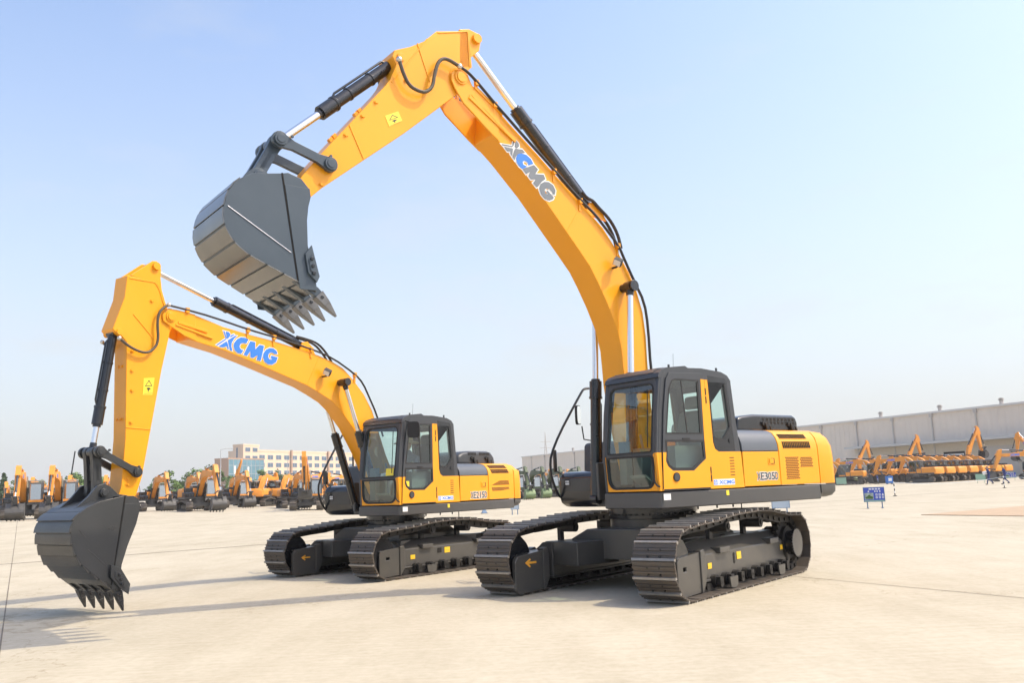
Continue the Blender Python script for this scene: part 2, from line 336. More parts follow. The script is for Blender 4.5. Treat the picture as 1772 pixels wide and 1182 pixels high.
RP['tip'] = (5.64,3.583); RP['bhw'] = .67; RP['tspan'] = .62
RP['ears'] = [(6.75,5.06),(6.62,5.27),(6.53,5.35),(6.43,5.36),(6.36,5.31),(6.25,5.16),(6.10,5.12),(5.95,5.08),(5.93,4.95),(6.0,4.88),(6.2,4.85),(6.6,4.9)]
RP['boomcyl'] = ((.60,4.52),(.62,3.13),(.80,1.30),.40)
RP['hose'] = ([(3.58,7.43),(3.42,7.37),(3.27,7.26),(3.15,7.16),(2.96,7.0),(2.71,6.81),(2.56,6.69),(1.9,6.19),(1.41,5.81),(1.13,5.63),(.96,5.47),(.67,5.2),(.54,4.95),(.37,4.65),(.18,4.34),(.13,3.95),(.13,3.26),(.05,2.6)],.28)
RP['hose2'] = ([(1.27,6.0),(1.17,5.92),(1.05,5.9),(.95,5.81),(.72,5.66),(.56,5.44),(.5,5.2)],.1)
RP['armhose'] = ([(4.55,7.25),(4.49,7.06),(4.4,6.91),(4.25,6.87),(4.14,6.88),(4.03,6.99),(4.0,7.17),(3.94,7.37),(3.85,7.46),(3.74,7.46),(3.62,7.42),(3.58,7.41)],.30)
RP['sticker'] = [(4.73,6.44),(4.53,6.55),(4.47,6.43),(4.67,6.30)]
RP['light'] = (.79,4.90)
LP['boom_top'] = [(4.85,4.495),(4.538,4.424),(4.212,4.344),(3.689,4.272),(3.167,4.215),(2.703,4.147),(2.158,4.057),(1.81,3.967),(1.551,3.865),(1.287,3.66),(1.019,3.401),(.812,3.106),(.70,2.85),(.45,2.25),(.13,1.65),(.17,1.43),(.38,1.36),(.56,1.5)]
LP['boom_bot'] = [(1.0,2.28),(1.328,2.761),(1.492,2.928),(1.654,3.093),(1.845,3.231),(2.128,3.358),(2.434,3.482),(2.848,3.593),(3.302,3.719),(3.683,3.821),(4.205,3.95),(4.602,4.016),(4.84,4.06)]
LP['cheek'] = [(5.33,4.39),(5.29,4.46),(5.20,4.51),(5.088,4.512),(4.75,4.48),(4.72,4.04),(4.936,4.106),(5.193,4.235),(5.31,4.30)]
LP['pin'] = (5.186,4.383)
LP['arm'] = [(5.914,4.94),(5.46,4.93),(5.385,4.86),(5.27,4.62),(5.209,4.48),(5.175,4.185),(5.196,4.028),(5.299,3.536),(5.575,1.886),(5.66,1.62),(5.78,1.46),(5.90,1.44),(5.97,1.53),(5.90,1.75),(5.861,2.45),(5.88,3.399),(5.89,3.905),(5.961,3.978),(6.044,4.013),(6.116,4.088),(5.948,4.59)]
LP['armear'] = [(5.87,4.945),(5.501,5.244),(5.43,5.25),(5.373,5.195),(5.352,5.12),(5.358,4.991),(5.33,4.791),(5.265,4.61),(5.38,4.80),(5.5,4.90)]
LP['pins'] = dict(armcyl=(5.448,5.16), bktcyl=(6.015,4.047), armlink=(5.694,1.957), rod=(6.274,2.255), ear=(6.228,1.667), hinge=(5.90,1.53), armcyl_base=(2.38,4.221))
LP['gland'] = dict(arm=(4.264,4.797), bkt=(6.215,2.66))
LP['bucket'] = [(6.073,1.611),(5.935,1.607),(5.865,1.569),(5.836,1.50),(5.84,1.40),(5.886,1.209),(6.004,.92),(6.084,.656),(6.118,.329),(6.386,.48),(6.497,.572),(6.651,.707),(6.74,.854),(6.799,1.019),(6.816,1.18),(6.781,1.318),(6.68,1.415),(6.597,1.473),(6.406,1.548)]
LP['lip'] = 8; LP['shell_end'] = 18
LP['crease'] = [(6.095,1.615),(6.06,1.615),(6.215,.395),(6.255,.415)]
LP['cut'] = [(6.26,.67),(6.117,.615),(5.965,.38),(5.985,.24),(6.118,.34),(6.26,.50)]
LP['tip'] = (6.01,.015); LP['bhw'] = .565; LP['tspan'] = .52
LP['ears'] = [(6.64,1.44),(6.44,1.62),(6.31,1.77),(6.21,1.80),(6.12,1.75),(6.0,1.64),(5.86,1.62),(5.83,1.50),(5.88,1.42),(6.1,1.35),(6.4,1.38)]
LP['boomcyl'] = ((1.66,3.58),(1.29,2.66),(.76,1.25),.33)
LP['hose'] = ([(5.23,4.56),(4.9,4.53),(4.47,4.48),(3.73,4.35),(3.18,4.28),(2.34,4.15),(1.85,4.04),(1.27,3.77),(1.07,3.61),(.9,3.33),(.73,3.05),(.55,2.6)],.22)
LP['hose2'] = ([(2.6,4.37),(2.46,4.36),(2.12,4.31),(1.91,4.15),(1.77,3.98)],.05)
LP['armhose'] = ([(6.05,3.94),(5.98,3.89),(5.85,3.81),(5.64,3.75),(5.5,3.81),(5.41,3.96),(5.44,4.25),(5.42,4.41),(5.34,4.51),(5.25,4.56)],.24)
LP['sticker'] = [(5.6,3.38),(5.42,3.4),(5.45,3.13),(5.61,3.12)]
LP['light'] = (2.06,3.74)
LOGO = {'L':{'x1':[(4.168,4.27),(4.099,4.263),(4.07,4.218),(4.133,4.141)],'x2':[(4.124,4.124),(3.987,4.215),(3.935,4.223),(3.999,4.166),(4.044,4.093),(4.052,4.027),(4.027,3.954),(4.08,3.963)],'x3':[(4.298,4.005),(4.151,4.104),(4.127,4.048),(4.139,4.025),(4.2,4.001),(4.253,3.997)],'x4':[(4.348,4.025),(4.166,4.148),(4.155,4.133),(4.321,4.018)],'x5':[(4.215,4.276),(4.194,4.274),(4.143,4.147),(4.162,4.151)],'x6':[(4.144,4.097),(4.125,4.063),(4.102,3.972),(4.127,3.979),(4.141,4.032)],'x7':[(4.063,4.217),(4.001,4.242),(3.992,4.232),(4.087,4.171)],'C':[(3.713,4.18),(3.783,4.205),(3.869,4.203),(3.944,4.162),(3.998,4.094),(4.01,4.032),(3.984,3.97),(3.924,3.929),(3.852,3.925),(3.81,3.994),(3.848,3.99),(3.883,4.016),(3.892,4.051),(3.867,4.094),(3.816,4.114),(3.751,4.11)],'M':[(3.674,4.158),(3.573,4.151),(3.572,4.026),(3.48,4.116),(3.386,4.104),(3.455,3.838),(3.539,3.848),(3.518,3.935),(3.614,3.874),(3.666,3.881),(3.672,3.986),(3.736,3.9),(3.809,3.911)],'G':[(3.099,3.994),(3.122,4.045),(3.187,4.08),(3.269,4.082),(3.35,4.041),(3.398,3.976),(3.407,3.901),(3.37,3.83),(3.294,3.793),(3.212,3.796),(3.13,3.844),(3.094,3.93),(3.231,3.951),(3.249,3.908),(3.213,3.901),(3.235,3.876),(3.276,3.884),(3.299,3.919),(3.291,3.972),(3.25,4.006),(3.195,4.004),(3.159,3.985)]},'R':{'x1':[(2.594,6.543),(2.538,6.496),(2.534,6.457),(2.576,6.419),(2.616,6.435)],'x2':[(2.536,6.413),(2.477,6.42),(2.426,6.381),(2.545,6.343),(2.606,6.282),(2.626,6.229),(2.664,6.27),(2.631,6.364),(2.606,6.408)],'x3':[(2.813,6.395),(2.647,6.4),(2.661,6.348),(2.753,6.339)],'x4':[(2.857,6.429),(2.651,6.438),(2.657,6.422),(2.829,6.411)],'x5':[(2.625,6.565),(2.606,6.54),(2.639,6.44),(2.656,6.442)],'x6':[(2.702,6.33),(2.647,6.4),(2.67,6.279),(2.692,6.299)],'C':[(2.28,6.238),(2.324,6.303),(2.404,6.351),(2.504,6.356),(2.569,6.323),(2.601,6.263),(2.587,6.198),(2.543,6.148),(2.486,6.12),(2.401,6.171),(2.471,6.191),(2.481,6.229),(2.456,6.253),(2.409,6.252),(2.381,6.228),(2.377,6.195)],'M':[(2.269,6.221),(2.197,6.167),(2.252,6.084),(2.095,6.104),(2.064,6.042),(2.137,5.987),(2.214,5.897),(2.241,5.882),(2.301,5.94),(2.244,6.004),(2.34,5.987),(2.385,6.032),(2.346,6.103),(2.425,6.054),(2.486,6.12)],'G':[(1.891,5.83),(1.877,5.897),(1.92,5.969),(2.003,6.004),(2.089,5.993),(2.164,5.945),(2.191,5.872),(2.16,5.789),(2.091,5.732),(2.007,5.717),(1.932,5.754),(1.918,5.781),(2.035,5.874),(2.061,5.84),(2.025,5.822),(2.039,5.805),(2.08,5.822),(2.089,5.87),(2.057,5.9),(1.997,5.901),(1.944,5.866),(1.928,5.829)]}}

def track_profile(big):
    if big: return arc(1.96,.475,.455,-90,80,18)+[(1.6,.965),(1.1,.985),(.75,1.02),(.42,1.045),(0,1.055),(-.36,1.06),(-.78,1.045),(-1.2,.99),(-1.55,.945)]+arc(-1.93,.475,.455,95,270,18)+[(-1.2,.02),(0,.02),(1.2,.02)]
    return arc(1.62,.43,.415,-90,80,16)+[(1.3,.875),(.95,.895),(.6,.935),(.35,.955),(0,.965),(-.3,.965),(-.62,.95),(-1.0,.90),(-1.3,.862)]+arc(-1.60,.43,.415,95,270,16)+[(-1,.015),(0,.015),(1,.015)]
def make_track(name, big, parent, yc, hw):
    prof = track_profile(big); n = 48 if big else 46
    pts, pitch = resample(prof, n); mb = MB(); rng = random.Random(int(yc*100))
    for p, d in pts:
        nrm = Vector((d.y,-d.x)); D = Vector((d.x,0,d.y)); N = Vector((nrm.x,0,nrm.y)); c = Vector((p.x,yc,p.y)); jit = rng.uniform(-.004,.004)
        mb.obox(c-N*.012, D*(pitch*.47), (0,hw,0), N*.010)
        mb.obox(c+D*(pitch*-.38)+N*.012, D*(pitch*.07), (0,hw+jit,0), N*.020, 2)
        for k in (-.06,.22): mb.obox(c+D*(pitch*k)+N*.001, D*(pitch*.05), (0,hw+jit,0), N*.012)
        mb.obox(c+D*(pitch*.44)-N*.004, D*(pitch*.10), (0,hw,0), N*.008)
        for s in (-1,1):
            mb.obox(c-N*.075+Vector((0,s*.085,0)), D*(pitch*.52), (0,.024,0), N*.052, 1)
            for k in (-.2,.2):   # shoe bolts
                mb.cyl(c+D*(pitch*k)+Vector((0,s*.085,0)), c+D*(pitch*k)+Vector((0,s*.085,0))+N*.016, .014, n=6, mi=1)
        mb.cyl(c-N*.08+D*(pitch*.5)+Vector((0,-.13,0)), c-N*.08+D*(pitch*.5)+Vector((0,.13,0)), .03, n=8, mi=1)
    return mb.build(name, [M['track'],M['chain'],M['ridge']], parent, angle=30)

def undercarriage(root, P):
    big = P['big']; k = 1. if big else .845; g = 1.295 if big else 1.19; hw = .30; kz = 1 if big else .915
    xi, xs = (1.96,-1.93) if big else (1.62,-1.60); zc = .475 if big else .43
    uc = MB()
    uc.px([(-.9,.42),(.9,.42),(.9,.72),(.62,.86),(-.62,.86),(-.9,.72)], -.95*k, .95*k)
    for sx in (-1,1):
        for sy in (-1,1):
            uc.obox((sx*.95*k,sy*.72,.53*kz),(.42*k*sx,.10*sy,0),(-.10*sx*sy,.36,0),(0,0,.17*kz))
    uc.cyl((0,0,.80*kz),(0,0,.99*kz),.66*k,n=40)
    car = uc.build('car_body', M['frame'], root, bevel=.015); car.rotation_euler.z = P['trot']
    ring = MB(); z0 = P['zb']; ring.cyl((0,0,.96*kz),(0,0,z0-.05),.60*k,n=48).cyl((0,0,z0-.10),(0,0,z0+.03),.69*k,n=48).cyl((0,0,.99*kz),(0,0,z0-.13),.68*k,n=48)
    for i in range(36):
        a = 2*math.pi*i/36; ring.cyl((.645*k*math.cos(a),.645*k*math.sin(a),z0-.135),(.645*k*math.cos(a),.645*k*math.sin(a),z0-.095),.016,n=6)
    ring.build('slewing_ring', M['black'], root)
    for s in (1,-1):
        yc = s*g; t = make_track('track', big, root, yc, hw); t.rotation_euler.z = P['trot']
        fb = MB(); yo, yi = yc+.085*s, yc-.30*s
        Z = lambda pts: [(x*k if big else x*.845, z*kz) for x,z in pts]
        gx0, gx1 = (1.36,2.04) if big else (1.20,1.73); yg = yo+.05*s
        # main side beam with sloping upper face (cross section in y,z)
        sec = [(yo,.20*kz),(yo,.53*kz),(yo-.04*s,.56*kz),(yc-.12*s,.69*kz),(yi,.69*kz),(yi,.20*kz)]
        fb.px(sec, -1.86*k, gx0-.02)
        fb.px([(yo+.022*s,.165*kz),(yo+.022*s,.20*kz),(yi,.20*kz),(yi,.165*kz)], -1.86*k, gx0-.02)
        # front idler guard and its flange, rear bracket flange
        fb.plate([(gx1,.49*kz),(gx1-.05,.55*kz),(gx0,.585*kz),(gx0,.06*kz),(gx1-.05,.035*kz),(gx1,.10*kz)], [[(gx1-.16,.37*kz),(gx1-.25,.37*kz),(gx1-.25,.42*kz),(gx1-.16,.42*kz)]] if s*1>0 else [], lambda u,v,w: (u,w,v), yg-.03*s, yg)
        fb.py([(gx1-.02,.55*kz),(gx0,.585*kz),(gx0,.56*kz),(gx1-.02,.52*kz)], yg-.01*s, yi+.05*s)
        fb.py([(gx0+.04,.60*kz),(gx0-.06*k,.62*kz),(gx0-.10*k,.55*kz),(gx0-.10*k,.20*kz),(gx0-.0*k,.07*kz),(gx0+.04,.05*kz)], yo-.05*s, yg+.022*s)
        xr = -1.84*k
        fb.py([(xr+.03,.62*kz),(xr-.03,.62*kz),(xr-.07,.50*kz),(xr-.09,.22*kz),(xr-.03,.15*kz),(xr+.02,.2*kz)], yo-.05*s, yo+.022*s)
        fb.px([(yc-.05*s,.55*kz),(yc-.14*s,.70*kz),(yi,.70*kz),(yi,.25*kz),(yc-.05*s,.25*kz)], xr-.12*k, xr)
        for bx in (.60*k, -1.22*k):    # steps welded on the upper edge
            fb.box(bx-.17*k, bx+.17*k, min(yo-.10*s,yo+.065*s), max(yo-.10*s,yo+.065*s), .515*kz, .60*kz)
        fr = fb.build('track_frame', M['frame'], root, bevel=.014); fr.rotation_euler.z = P['trot']
        if s > 0:
            hb = MB(); hb.plate(capsule((.20*k,.36*kz),(.20*k,.46*kz),.03,.03,.03,6) if big else [(.08,.36),(.19,.36),(.19,.45),(.08,.45)], [], lambda u,v,w:(u,w,v), yo+.003, yo+.006)
            hb.build('frame_hole', M['dark'], fr)
            for (lx,lz,lw,lh) in ((1.01*k,.37*kz,.058,.038),(.03*k if big else -.08,.435*kz,.075,.052),(-1.63*k,.425*kz,.052,.038)):
                lb = MB(); lb.box(lx-lw,lx+lw,yo+.003,yo+.007,lz-lh,lz+lh); lb.box(lx-lw*.8,lx+lw*.8,yo+.007,yo+.009,lz-lh*.15,lz+lh*.05,1); lb.box(lx-lw*.8,lx+lw*.4,yo+.007,yo+.009,lz-lh*.6,lz-lh*.45,1); lb.build('warning_label', [M['label'],M['orange']], fr)
        else:
            ab = MB(); ax, az = (1.86,.44) if big else (1.50,.345); q = 1 if big else .8; y1 = yi+.006
            flat = [(ax+.22*q,az+.01),(ax+.10*q,az+.065*q),(ax+.085*q,az+.045*q),(ax+.13*q,az+.022*q),(ax-.05*q,az+.018*q),(ax-.05*q,az-.012*q),(ax+.13*q,az-.008*q),(ax+.09*q,az-.045*q),(ax+.11*q,az-.06*q)]
            ab.plate(flat, [], lambda u,v,w:(u,w,v), yi+.034, yi+.040); ab.build('arrow_marking', M['orange'], fr)
            ia, ib_ = (1.60,2.30) if big else (1.28,1.86)
            gb = MB(); gb.plate([(ib_,.48*kz),(ib_-.06,.55*kz),(ia,.60*kz),(ia,.05*kz),(ib_-.07,.03*kz),(ib_,.10*kz)], [], lambda u,v,w:(u,w,v), yi-.03, yi+.032); gb.py([(ia+.04,.62*kz),(ia-.06,.64*kz),(ia-.10,.55*kz),(ia-.10,.18*kz),(ia,.06*kz),(ia+.04,.04*kz)], yi-.05, yi+.05); gb.build('idler_guard', M['frame'], fr, bevel=.01)
        n = 8 if big else 7; x0, x1 = (.95*k,-1.50*k)
        for i in range(n):
            x = x0+(x1-x0)*i/(n-1); rb = MB(); z = .165*kz
            rb.cyl((x,yc-.16,z),(x,yc+.16,z),.085,n=14); rb.cyl((x,yc-.19*1,z),(x,yc+.19,z),.045,n=10)
            for t in (-1,1): rb.box(x-.05,x+.05,yc+t*.20-.03,yc+t*.20+.03,z-.03,z+.06); rb.cyl((x,yc+t*.20-.03,z-.03),(x,yc+t*.20+.03,z-.03),.05,n=10)
            rb.build('track_roller', M['chain'], fr)
        for gx in (.62*k,-1.16*k):
            gb = MB(); gb.py([(gx-.13,.20*kz),(gx+.13,.20*kz),(gx+.11,.07*kz),(gx+.05,.05*kz),(gx-.05,.05*kz),(gx-.11,.07*kz)], yc+.235*s, yc+.26*s) if s > 0 else gb.py([(gx-.13,.20*kz),(gx+.13,.20*kz),(gx+.11,.07*kz),(gx+.05,.05*kz),(gx-.05,.05*kz),(gx-.11,.07*kz)], yc-.26, yc-.235); gb.build('chain_guide', M['frame'], fr)
        for cx in (.42*k,-.78*k):
            cb = MB(); zt = .865*kz; cb.cyl((cx,yc-.13,zt),(cx,yc+.13,zt),.078,n=16).cyl((cx,yc-.17,zt),(cx,yc+.15,zt),.04,n=10).box(cx-.05,cx+.05,yc-.2,yc-.14,.6*kz,zt+.04); cb.build('carrier_roller', M['chain'], fr)
        ib = MB(); ib.cyl((xi,yc-.09,zc),(xi,yc+.09,zc),zc-.13,n=32).cyl((xi,yc-.035,zc),(xi,yc+.035,zc),zc-.09,n=32).cyl((xi,yc-.12,zc),(xi,yc+.12,zc),.09,n=16); ib.build('idler', M['black'], fr)  # black colour stands in for the shade between shoes and guard
        sb = MB(); N = 22; r0, r1 = zc-.16, zc-.085
        teeth = []
        for i in range(N):
            for dr, da in ((r0,-.42),(r1,-.16),(r1,.16),(r0,.42)): a = 2*math.pi*(i+da)/N; teeth.append((xs+dr*math.cos(a),zc+dr*math.sin(a)))
        sb.py(teeth, yc-.04, yc+.04); sb.cyl((xs,yc-.25*s,zc),(xs,yc+.10*s,zc),.26*k,n=32); sb.build('sprocket', M['chain'], fr)
        fd = MB(); fd.cyl((xs,yc+.05*s,zc),(xs,yc+.225*s,zc),.19*k,.19*k,n=40,mi=1).cyl((xs,yc+.225*s,zc),(xs,yc+.25*s,zc),.215*k,n=40)
        for i in range(30):
            a = 2*math.pi*i/30; fd.cyl((xs+.219*k*math.cos(a),yc+.21*s,zc+.219*k*math.sin(a)),(xs+.219*k*math.cos(a),yc+.252*s,zc+.219*k*math.sin(a)),.016,n=6,mi=1)
        fd.build('final_drive', [M['frame'],M['black']], fr, bevel=.004)

def house_section(P):
    ys, zk, zm, zh = P['ys'], P['zk'], P['zm'], P['zh']; h = zh-zm
    return [(ys,zk+.008),(ys,zm),(ys-.012,zm+.35*h),(ys-.045,zm+.62*h),(ys-.10,zm+.84*h),(ys-.18,zm+.96*h),(ys-.27,zh)]
def y_at(P, z):
    S = house_section(P)
    for a, b in zip(S[:-1],S[1:]):
        if a[1] <= z <= b[1]: return a[0]+(b[0]-a[0])*(z-a[1])/(b[1]-a[1])
    return S[-1][0]
def upper(root, P):
    big = P['big']; ys, zb, zk, zm, zh, zc = (P[k] for k in ('ys','zb','zk','zm','zh','zc')); xcr, xs1, xs2, xr, xf, yr = (P[k] for k in ('xcr','xs1','xs2','xr','xf','yr'))
    # revolving frame with its dark skirt
    uf = MB(); d = .012
    plan = [(xf-.03,yr-.04),(xf-.03,ys-.09),(xf-.055,ys-.03),(xf-.12,ys),(xs2+d,ys),(xs2+d,yr-.04)]
    uf.pz(plan, zb, zk-.012)
    uf.box(xs2+d,.75,-.42,yr-.045,zb+.02,zk-.10); uf.box(xs2+d,.10,-ys,-.425,zb,zk-.02)
    uf.box(.2,.85,-.33,-.27,zk-.12,zk+.45); uf.box(.2,.85,.27,.33,zk-.12,zk+.45)
    uf.box(-.35,.45,-.32,-.27,zk-.12,zk+.62); uf.box(-.35,.45,.27,.32,zk-.12,zk+.62)
    o = uf.build('upper_frame', M['skirt'], root, bevel=.02)
    st = MB(); fx = xf-.03
    st.box(1.141 if big else 1.10,1.277 if big else 1.23,ys+.002,ys+.005,zk-.123,zk-.038); st.build('white_placard', M['white'], o)
    ls = MB(); ls.box(-.06,-.0,ys+.002,ys+.005,zk-.10,zk-.03); ls.build('lifting_label', M['lemon'], o)
    rl = MB()
    for xx in (-.25,.1,.5): rl.cyl((xx,ys-.1,zb-.04),(xx,ys-.1,zb+.01),.012,n=8)
    rl.cyl((-.62,ys-.25,zb-.16),(-.62,ys-.25,zb+.01),.009,n=6); rl.build_each('drain_hose', M['rubber'], root)
    S = house_section(P)
    low = [S[0],S[1]]; up = S[1:]
    def panel(name, m, x0, x1, poly, parent=None, bev=.012):
        mb = MB(); mb.px(poly, x0, x1); return mb.build(name, m, parent or root, bevel=bev)
    gap = .006
    sd = panel('service_door', M['yellow'], xcr-.02-gap, xs1+gap, [(ys,zk+.008),(ys,zm-.002),(ys-.35,zm-.002),(ys-.35,zk+.008)])
    hood = [(ys,zm+.004)]+up[1:]
    panel('upper_side_panel', M['grey'], xcr-.02-gap, xs1+gap, hood+[(.2,zh),(.2,zm+.004)])
    full = S+[(-y,z) for y,z in reversed(S)]
    rd = panel('engine_hood', M['yellow'], xs1-gap, xs2+gap, full)
    rs = MB(); rs.px([(.19,zk),(.19,zh-.004),(-ys+.26,zh-.004),(-ys+.05,zh-.12),(-ys,zm),(-ys,zk)], xs1, xcr-.02); rs.build('right_housing', M['yellow'], root, bevel=.012)
    cr = MB(); cr.box(xs1,xcr-.05,.19,ys-.36,zk,zm-.01); cr.build('engine_bay', M['dark'], root)
    # latch on the service door
    lb = MB(); lx, lz = (-1.09,1.775) if big else (-1.12,1.60); lb.box(lx-.085,lx+.085,ys+.0,ys+.006,lz-.055,lz+.055); lb.box(lx-.06,lx+.02,ys+.006,ys+.010,lz-.042,lz+.042,1); lb.box(lx-.035,lx+.06,ys+.006,ys+.015,lz-.035,lz+.035); lb.build('door_latch', [M['yellow'],M['dark']], sd, bevel=.003)
    # model plate lettering
    tb = MB(); box = (.718,1.486,1.222,1.616) if big else (.70,1.325,1.222,1.467)
    fn = lambda u,v,w: (-u,w,v); word = 'XE305D' if big else 'XE215D'
    for i, ch in enumerate(word):
        cw = (box[2]-box[0])/6; n_ = .30 if ch == '1' else 0; b = (box[0]+cw*(i+n_)+cw*.06, box[1]+.012, box[0]+cw*(i+1-n_)-cw*.10, box[3]-.010)
        fit_text(tb, ch, b, fn, ys+.0025+.0004*(i%2), 0, .08); fit_text(tb, ch, b, fn, ys+.0045, 1, .024)
    tb.build('model_lettering', [M['white'],M['textgrey']], sd, recalc=False)
    # louvres and perforated grilles on the rear hood
    gb = MB()
    def slot(x0, x1, za, zb_, sh=0.):
        ya, yb = y_at(P,za)+.009*(za>P['zm'])+.002, y_at(P,zb_)+.009*(za>P['zm'])+.002
        gb.add([(x0,ya,za),(x1,ya,za),(x1+sh,yb,zb_),(x0+sh,yb,zb_),(x0,ya-.03,za),(x1,ya-.03,za),(x1+sh,yb-.03,zb_),(x0+sh,yb-.03,zb_)],[(0,1,2,3),(7,6,5,4),(0,4,5,1),(1,5,6,2),(2,6,7,3),(3,7,4,0)])
    if big:
        for xa, xb, za, z2, n in ((-1.365,-2.055,2.118,2.185,16),(-1.395,-2.10,1.968,2.068,16)):
            for i in range(n): x = xa+(xb-xa)*(i+.2)/n; slot(x-.024, x, za, z2, .01)
        gb.build('louvre', M['dark'], rd)
        gb = MB()
        for xa, xb, za, z2 in ((-1.42,-1.765,1.495,1.86),(-1.79,-2.125,1.675,1.86)):
            rows = int((z2-za)/.0265); cols = 7
            for r in range(rows):
                for c in range(cols):
                    w_ = (xb-xa)/cols; x = xa+w_*(c+(.5 if r%2 else .08)); z = za+.0265*r
                    if abs(x+w_*.72-xa) > abs(xb-xa): continue
                    slot(x+w_*.74, x, z, z+.017)
        gb.build('perforated_grille', M['meshred'], rd)
    else:
        for xa, xb, za, z2, n, k0, k1 in ((-1.365,-1.96,1.925,1.985,16,0,0),(-1.40,-1.985,1.825,1.90,16,0,0)):
            for i in range(n): x = xa+(xb-xa)*(i+.2)/n; slot(x-.020, x, za, z2, .035)
        gb.build('louvre', M['meshred'], rd); gb = MB()
        for i in range(18):
            t = i/18; x = -1.41-.58*t; slot(x-.018, x, 1.578+.0*t, 1.582+.012+.075*min(1,t*2.2), .03*min(1,t*2.2)); slot(x-.018, x, 1.462+.055*max(0,t-.45), 1.535, .025)
        gb.build('perforated_grille', M['meshred'], rd)
    # counterweight
    def ring(xb, ins, z, x0):
        h = [(x0,ys-ins),(xb+.16,ys-ins),(xb+.08,ys-.012-ins),(xb+.03,ys-.05-ins),(xb+.005,ys-.11-ins),(xb-.01,ys-.22-ins),(xb-.08,ys-.65),(xb-.13,ys-1.05),(xb-.15,.0)]
        return [(x,y,z) for x,y in h]+[(x,-y,z) for x,y in reversed(h[:-1])]
    cw = MB(); x0 = xs2-gap
    L1 = [(xr+.10,.03,zk+.006),(xr,0,zk+.012),(xr+.004,0,zm-.1),(xr+.025,.005,zm+.08),(xr+.075,.04,zh-.13),(xr+.14,.11,zh-.045),(xr+.24,.25,zh-.002)]
    L1[0] = (xr+.002,.002,zk+.006)
    cw.loft([ring(a,b,c,x0) for a,b,c in L1]); co_ = cw.build('counterweight', M['yellow'], root, angle=40)
    cb = MB(); L2 = [(xr+.14,.10,zb+.025),(xr+.06,.035,zb+.05),(xr+.01,0,zb+.11),(xr-.006,-.002,zk-.012)]
    cb.loft([ring(a,b,c,x0) for a,b,c in L2]); cb.build('counterweight_base', M['skirt'], co_, angle=40)
    # black engine cover on top of the hood
    ec = MB()
    if big: prof = [(-.86,zh-.01),(-.90,2.46),(-1.02,2.495),(-1.3,2.525),(-2.30,2.525),(-2.38,2.49),(-2.42,2.40),(-2.40,zh-.01)]; y0, y1 = -.35, 1.06
    else: prof = [(-.80,zh-.01),(-.84,2.20),(-.98,2.27),(-1.2,2.295),(-1.82,2.295),(-1.93,2.27),(-2.03,2.18),(-2.08,zh-.06)]; y0, y1 = -.35, .96
    ec.py(prof, y0, y1); eo = ec.build('engine_cover', M['black' if big else 'darkgrey'], root, bevel=.07 if not big else .045, seg=3)
    hb = MB(); xa, xb = prof[3][0]-.32, prof[4][0]+.05; n = 7
    if big:
        for r in range(2):
            for i in range(9):
                if i in (1,2) and r == 1: pass
                x = -1.50-.095*i; hb.box(x-.055,x,y1-.03,y1+.002,2.40-.0+.055*r-.03,2.43+.055*r-.02)
    else:
        for i in range(16):
            x = -1.15-.045*i; z = 2.235
            if i in (6,7): continue
            hb.box(x-.024,x,y1-.035,y1+.002,z-.035,z+.025)
    hb.build('cover_vent', M['dark'], eo)
    la = MB()
    for x in ((-1.50,-2.15) if big else (-1.25,-1.72)):
        la.cyl((x,y1-.01,zh+.12),(x,y1+.03,zh+.12),.035,n=14); la.obox((x-.06,y1+.03,zh+.06),(.025,0,.075),(0,.015,0),(.02,0,-.008)); la.obox((x-.13,y1+.06,zh+.03),(.018,0,.05),(0,.01,0),(.015,0,-.006)); la.cut()
    la.build_each('cover_latch', M['rubber'], eo)
    # right front: tool box, tank, handrail, mirrors
    bx = .64 if big else .67; zt = zk+.34 if big else zk+.40; yR = -ys
    tb_ = MB(); tb_.py([(bx,zt-.10),(bx-.06,zt-.02),(bx-.16,zt),(-.25,zt+.02),(-.25,zb),(bx-.14,zb),(bx-.02,zb+.07),(bx,zb+.16)], yR, -.52)
    to = tb_.build('tool_box', M['black'], root, bevel=.045, seg=3)
    td = MB(); td.box(bx-.004,bx+.006,yR+.08,-.60,zk+.02,zt-.12); td.build('tool_box_door', M['black'], to, bevel=.01)
    hl = MB(); hl.box(bx+.004,bx+.012,yR+.16,yR+.30,zk+.10,zk+.21); hl.box(bx+.012,bx+.016,yR+.19,yR+.28,zk+.13,zk+.16,1); hl.box(bx+.012,bx+.016,yR+.19,yR+.28,zk+.17,zk+.195,1); hl.build('headlamp', [M['black'],M['lens']], to)
    tk = MB(); tz = 2.22 if big else 2.08; tk.py([(.06,tz),(.09,tz-.06),(.12,zt-.05),(.12,zk),(-.95,zk),(-.95,tz)], yR+.03, -.50); tk.build('fuel_tank', M['darkgrey'], root, bevel=.05, seg=3)
    hr = MB()
    if big: P0 = [(-.16,3.17),(.0,3.16),(.07,3.11),(.80,2.12),(.85,1.73),(.69,1.35),(.60,1.33)]
    else: P0 = [(-.10,2.82),(.10,2.82),(.18,2.76),(.83,1.83),(.86,1.51),(.69,1.22),(.6,1.2)]
    yh = yR+.04; hr.tube([(x,yh,z) for x,z in P0], .021, 8, smooth=2); hr.tube([(P0[0][0],yh,P0[0][1]+.01),(P0[0][0],yh,zk+.1)], .019, 8); ho = hr.build('handrail', M['pipe'], root)
